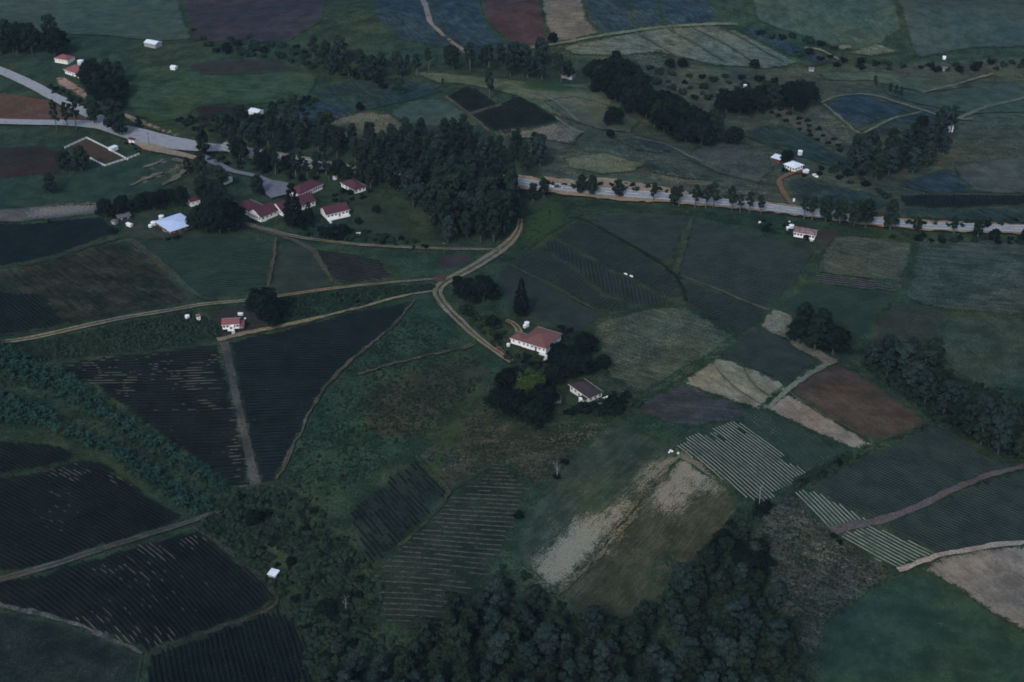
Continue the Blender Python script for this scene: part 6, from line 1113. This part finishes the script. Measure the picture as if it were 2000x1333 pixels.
# --- cars
def car(px, py, p2, label, s=1.0):
    a = g1(px, py, .0); b = g1(*p2); yaw = math.atan2(b.y - a.y, b.x - a.x); e = empty('parked_car' if 'parked' in label else 'car', a + Vector((0, 0, ho + .04 if 'highway' in label else .12)), yaw); tag(e, label, 'car')
    prof = [(-2.2, .35), (-2.22, .75), (-2.1, .95), (-1.35, 1.02), (-.95, 1.45), (.35, 1.48), (.95, 1.02), (2.0, .9), (2.2, .7), (2.2, .35)]
    m_ = MB(); n = len(prof); V = []
    for sgn in (-1, 1):
        for (x, z) in prof: wd = .84 if z < 1.1 else .64; V.append((x, sgn * wd, z))
    m_.add(V, [tuple(range(n)), tuple(range(2 * n - 1, n - 1, -1))] + [(i, i + n, (i + 1) % n + n, (i + 1) % n) for i in range(n)]); bo = piece('body', m_, M['car'], e)
    def q(name, pts, mat):
        m2 = MB(); m2.add(pts, [(0, 1, 2, 3)]); return piece(name, m2, M[mat], e)
    q('windscreen', [(.92, -.72, 1.07), (.92, .72, 1.07), (.40, .6, 1.47), (.40, -.6, 1.47)], 'glass'); q('rear_window', [(-1.33, .72, 1.06), (-1.33, -.72, 1.06), (-.98, -.6, 1.44), (-.98, .6, 1.44)], 'glass')
    for sgn in (-1, 1):
        q('side_window', [(.78, sgn * .80, 1.1), (-1.18, sgn * .80, 1.1), (-.9, sgn * .672, 1.40), (.34, sgn * .672, 1.42)], 'glass')
        for x in (-1.35, 1.35):
            w_ = MB(); w_.tube([(x, sgn * .70, .33), (x, sgn * .9, .33)], [.33, .33], 14); wo_ = piece('wheel', w_, M['rubber'], e); r_ = MB(); r_.tube([(x, sgn * .905, .33), (x, sgn * .93, .33)], [.18, .18], 10); piece('rim', r_, M['chrome'], wo_)
        piece('headlight', one_box(2.195, 2.24, sgn * .6 - .14, sgn * .6 + .14, .62, .78), M['lamp'], e); piece('tail_light', one_box(-2.26, -2.215, sgn * .6 - .14, sgn * .6 + .14, .62, .78), M['roof_rose'], e)
    piece('bumper', one_box(2.2, 2.3, -.8, .8, .38, .5), M['chrome'], e); piece('bumper', one_box(-2.32, -2.22, -.8, .8, .38, .5), M['chrome'], e)
    e.scale = (s, s, s); return e
car(1074, 371, (1030, 367), 'white car driving along the highway')
car(1592, 346, (1600, 352), 'white car parked right of the white farmhouse', 1.05)
# --- white boxes in the fields
def crate(px, py, L, W_, Hh, label, p2=None):
    L *= .75; W_ *= .7; Hh *= .7
    a = g1(px, py); yaw = 0 if p2 is None else math.atan2(g1(*p2).y - a.y, g1(*p2).x - a.x); e = empty('field_crate', a + Vector((0, 0, .15)), yaw); tag(e, label, 'crate')
    for s in (-1, 1): piece('side', one_box(-L / 2, L / 2, s * W_ / 2 - .04, s * W_ / 2 + .04, .1, Hh), M['white'], e); piece('end', one_box(s * L / 2 - .04, s * L / 2 + .04, -W_ / 2 + .045, W_ / 2 - .045, .1, Hh), M['white'], e)
    piece('base', one_box(-L / 2, L / 2, -W_ / 2, W_ / 2, -.3, .097), M['grey'], e); piece('load', one_box(-L / 2 + .1, L / 2 - .1, -W_ / 2 + .1, W_ / 2 - .1, .1, Hh - .12), M['tank'], e); return e
crate(1311, 883, 2.0, 1.0, .8, 'white crate at the top of the knoll track', (1318, 886)); crate(1306.5, 885.5, .9, .9, .6, 'small white crate just left of the white crate at the knoll top'); crate(1324.5, 887, .9, .9, .8, 'small white crate right of the knoll track')
crate(1222, 537, 2.6, .9, .9, 'greyish harvest crate among the slanting crop rows', (1232, 542)); crate(1233, 541.5, 2.4, .9, 1.0, 'brighter harvest crate beside the greyish one in the slanting rows', (1240, 545))
# sign at the farm drive
a = g1(1550, 396); e = empty('sign_board', a, .3); tag(e, 'plain white board standing beside the red farm drive', 'board'); piece('panel', one_box(-.7, .7, -.05, .05, .6, 2.6), M['white'], e); piece('post', one_box(-.55, -.45, .052, .14, -.4, 2.5), M['dark'], e); piece('post', one_box(.45, .55, .052, .14, -.4, 2.5), M['dark'], e)
# ------------------------------------------------------------------ past about 300 of a kind: the smallest in view become one mass
def join_far(sel, keep, name, label, mats):
    def size(o): x, y, z = o.location; return max(o.scale) * (2 if o.type == 'MESH' else 8) / math.sqrt(x * x + y * y + CH * CH) * (1 if 180 < y and abs(x) < y * .45 + 60 else .1)
    sel = sorted(sel, key=size, reverse=True); VV = []; FF = []; MI = []; nb = 0; cache = {}
    for o in sel[keep:]:
        parts = [o] if o.type == 'MESH' else [c for c in bpy.data.objects if c.parent == o]
        c, s = math.cos(o.rotation_euler.z), math.sin(o.rotation_euler.z)
        for p in parts:
            me = p.data
            if me.name not in cache:
                v = np.empty(len(me.vertices) * 3, np.float32); me.vertices.foreach_get('co', v); cache[me.name] = (v.reshape(-1, 3), [tuple(q.vertices) for q in me.polygons if len(q.vertices) == 4])
            v, f = cache[me.name]; v = v * np.array(o.scale); v = np.stack([v[:, 0] * c - v[:, 1] * s, v[:, 0] * s + v[:, 1] * c, v[:, 2]], -1) + np.array(o.location)
            VV.append(v); FF.append(np.array(f) + nb); mi = mats.index(me.materials[0]) if me.materials[0] in mats else 0; MI.append(np.full(len(f), mi)); nb += len(v)
        for p in parts: 
            if p is not o: bpy.data.objects.remove(p)
        bpy.data.objects.remove(o)
    if VV: tag(link(name, np_mesh(name, np.concatenate(VV), np.concatenate(FF), mats, np.concatenate(MI))), label, kind='stuff')
join_far([o for o in bpy.data.objects if o.name.split('.')[0] == 'bush'], 290, 'far_bushes', 'the smaller scattered bushes of the far slopes and hedges', [M['bush'], M['shade'], M['bright'], M['gum_pale']])
join_far([o for o in bpy.data.objects if o.name.split('.')[0] == 'gum_tree'], 295, 'far_gum_trees', 'the smaller gum trees of the far tree lines', [M['gum'], M['gum_pale'], M['trunk']])
# ------------------------------------------------------------------ haze
hm = bpy.data.materials.new('haze'); hm.use_nodes = True; t = hm.node_tree; t.nodes.clear()
o_ = t.nodes.new('ShaderNodeOutputMaterial'); v_ = t.nodes.new('ShaderNodeVolumePrincipled'); t.links.new(v_.outputs[0], o_.inputs['Volume'])
v_.inputs['Color'].default_value = (.50, .74, 1.0, 1); v_.inputs['Density'].default_value = 0.00004; v_.inputs['Anisotropy'].default_value = .2
hb = MB(); hb.box(-9800, 9800, -4800, 14800, -60, 380); haze = link('haze', hb.mesh('haze', hm)); tag(haze, 'thin bluish air over the farmland', kind='stuff')
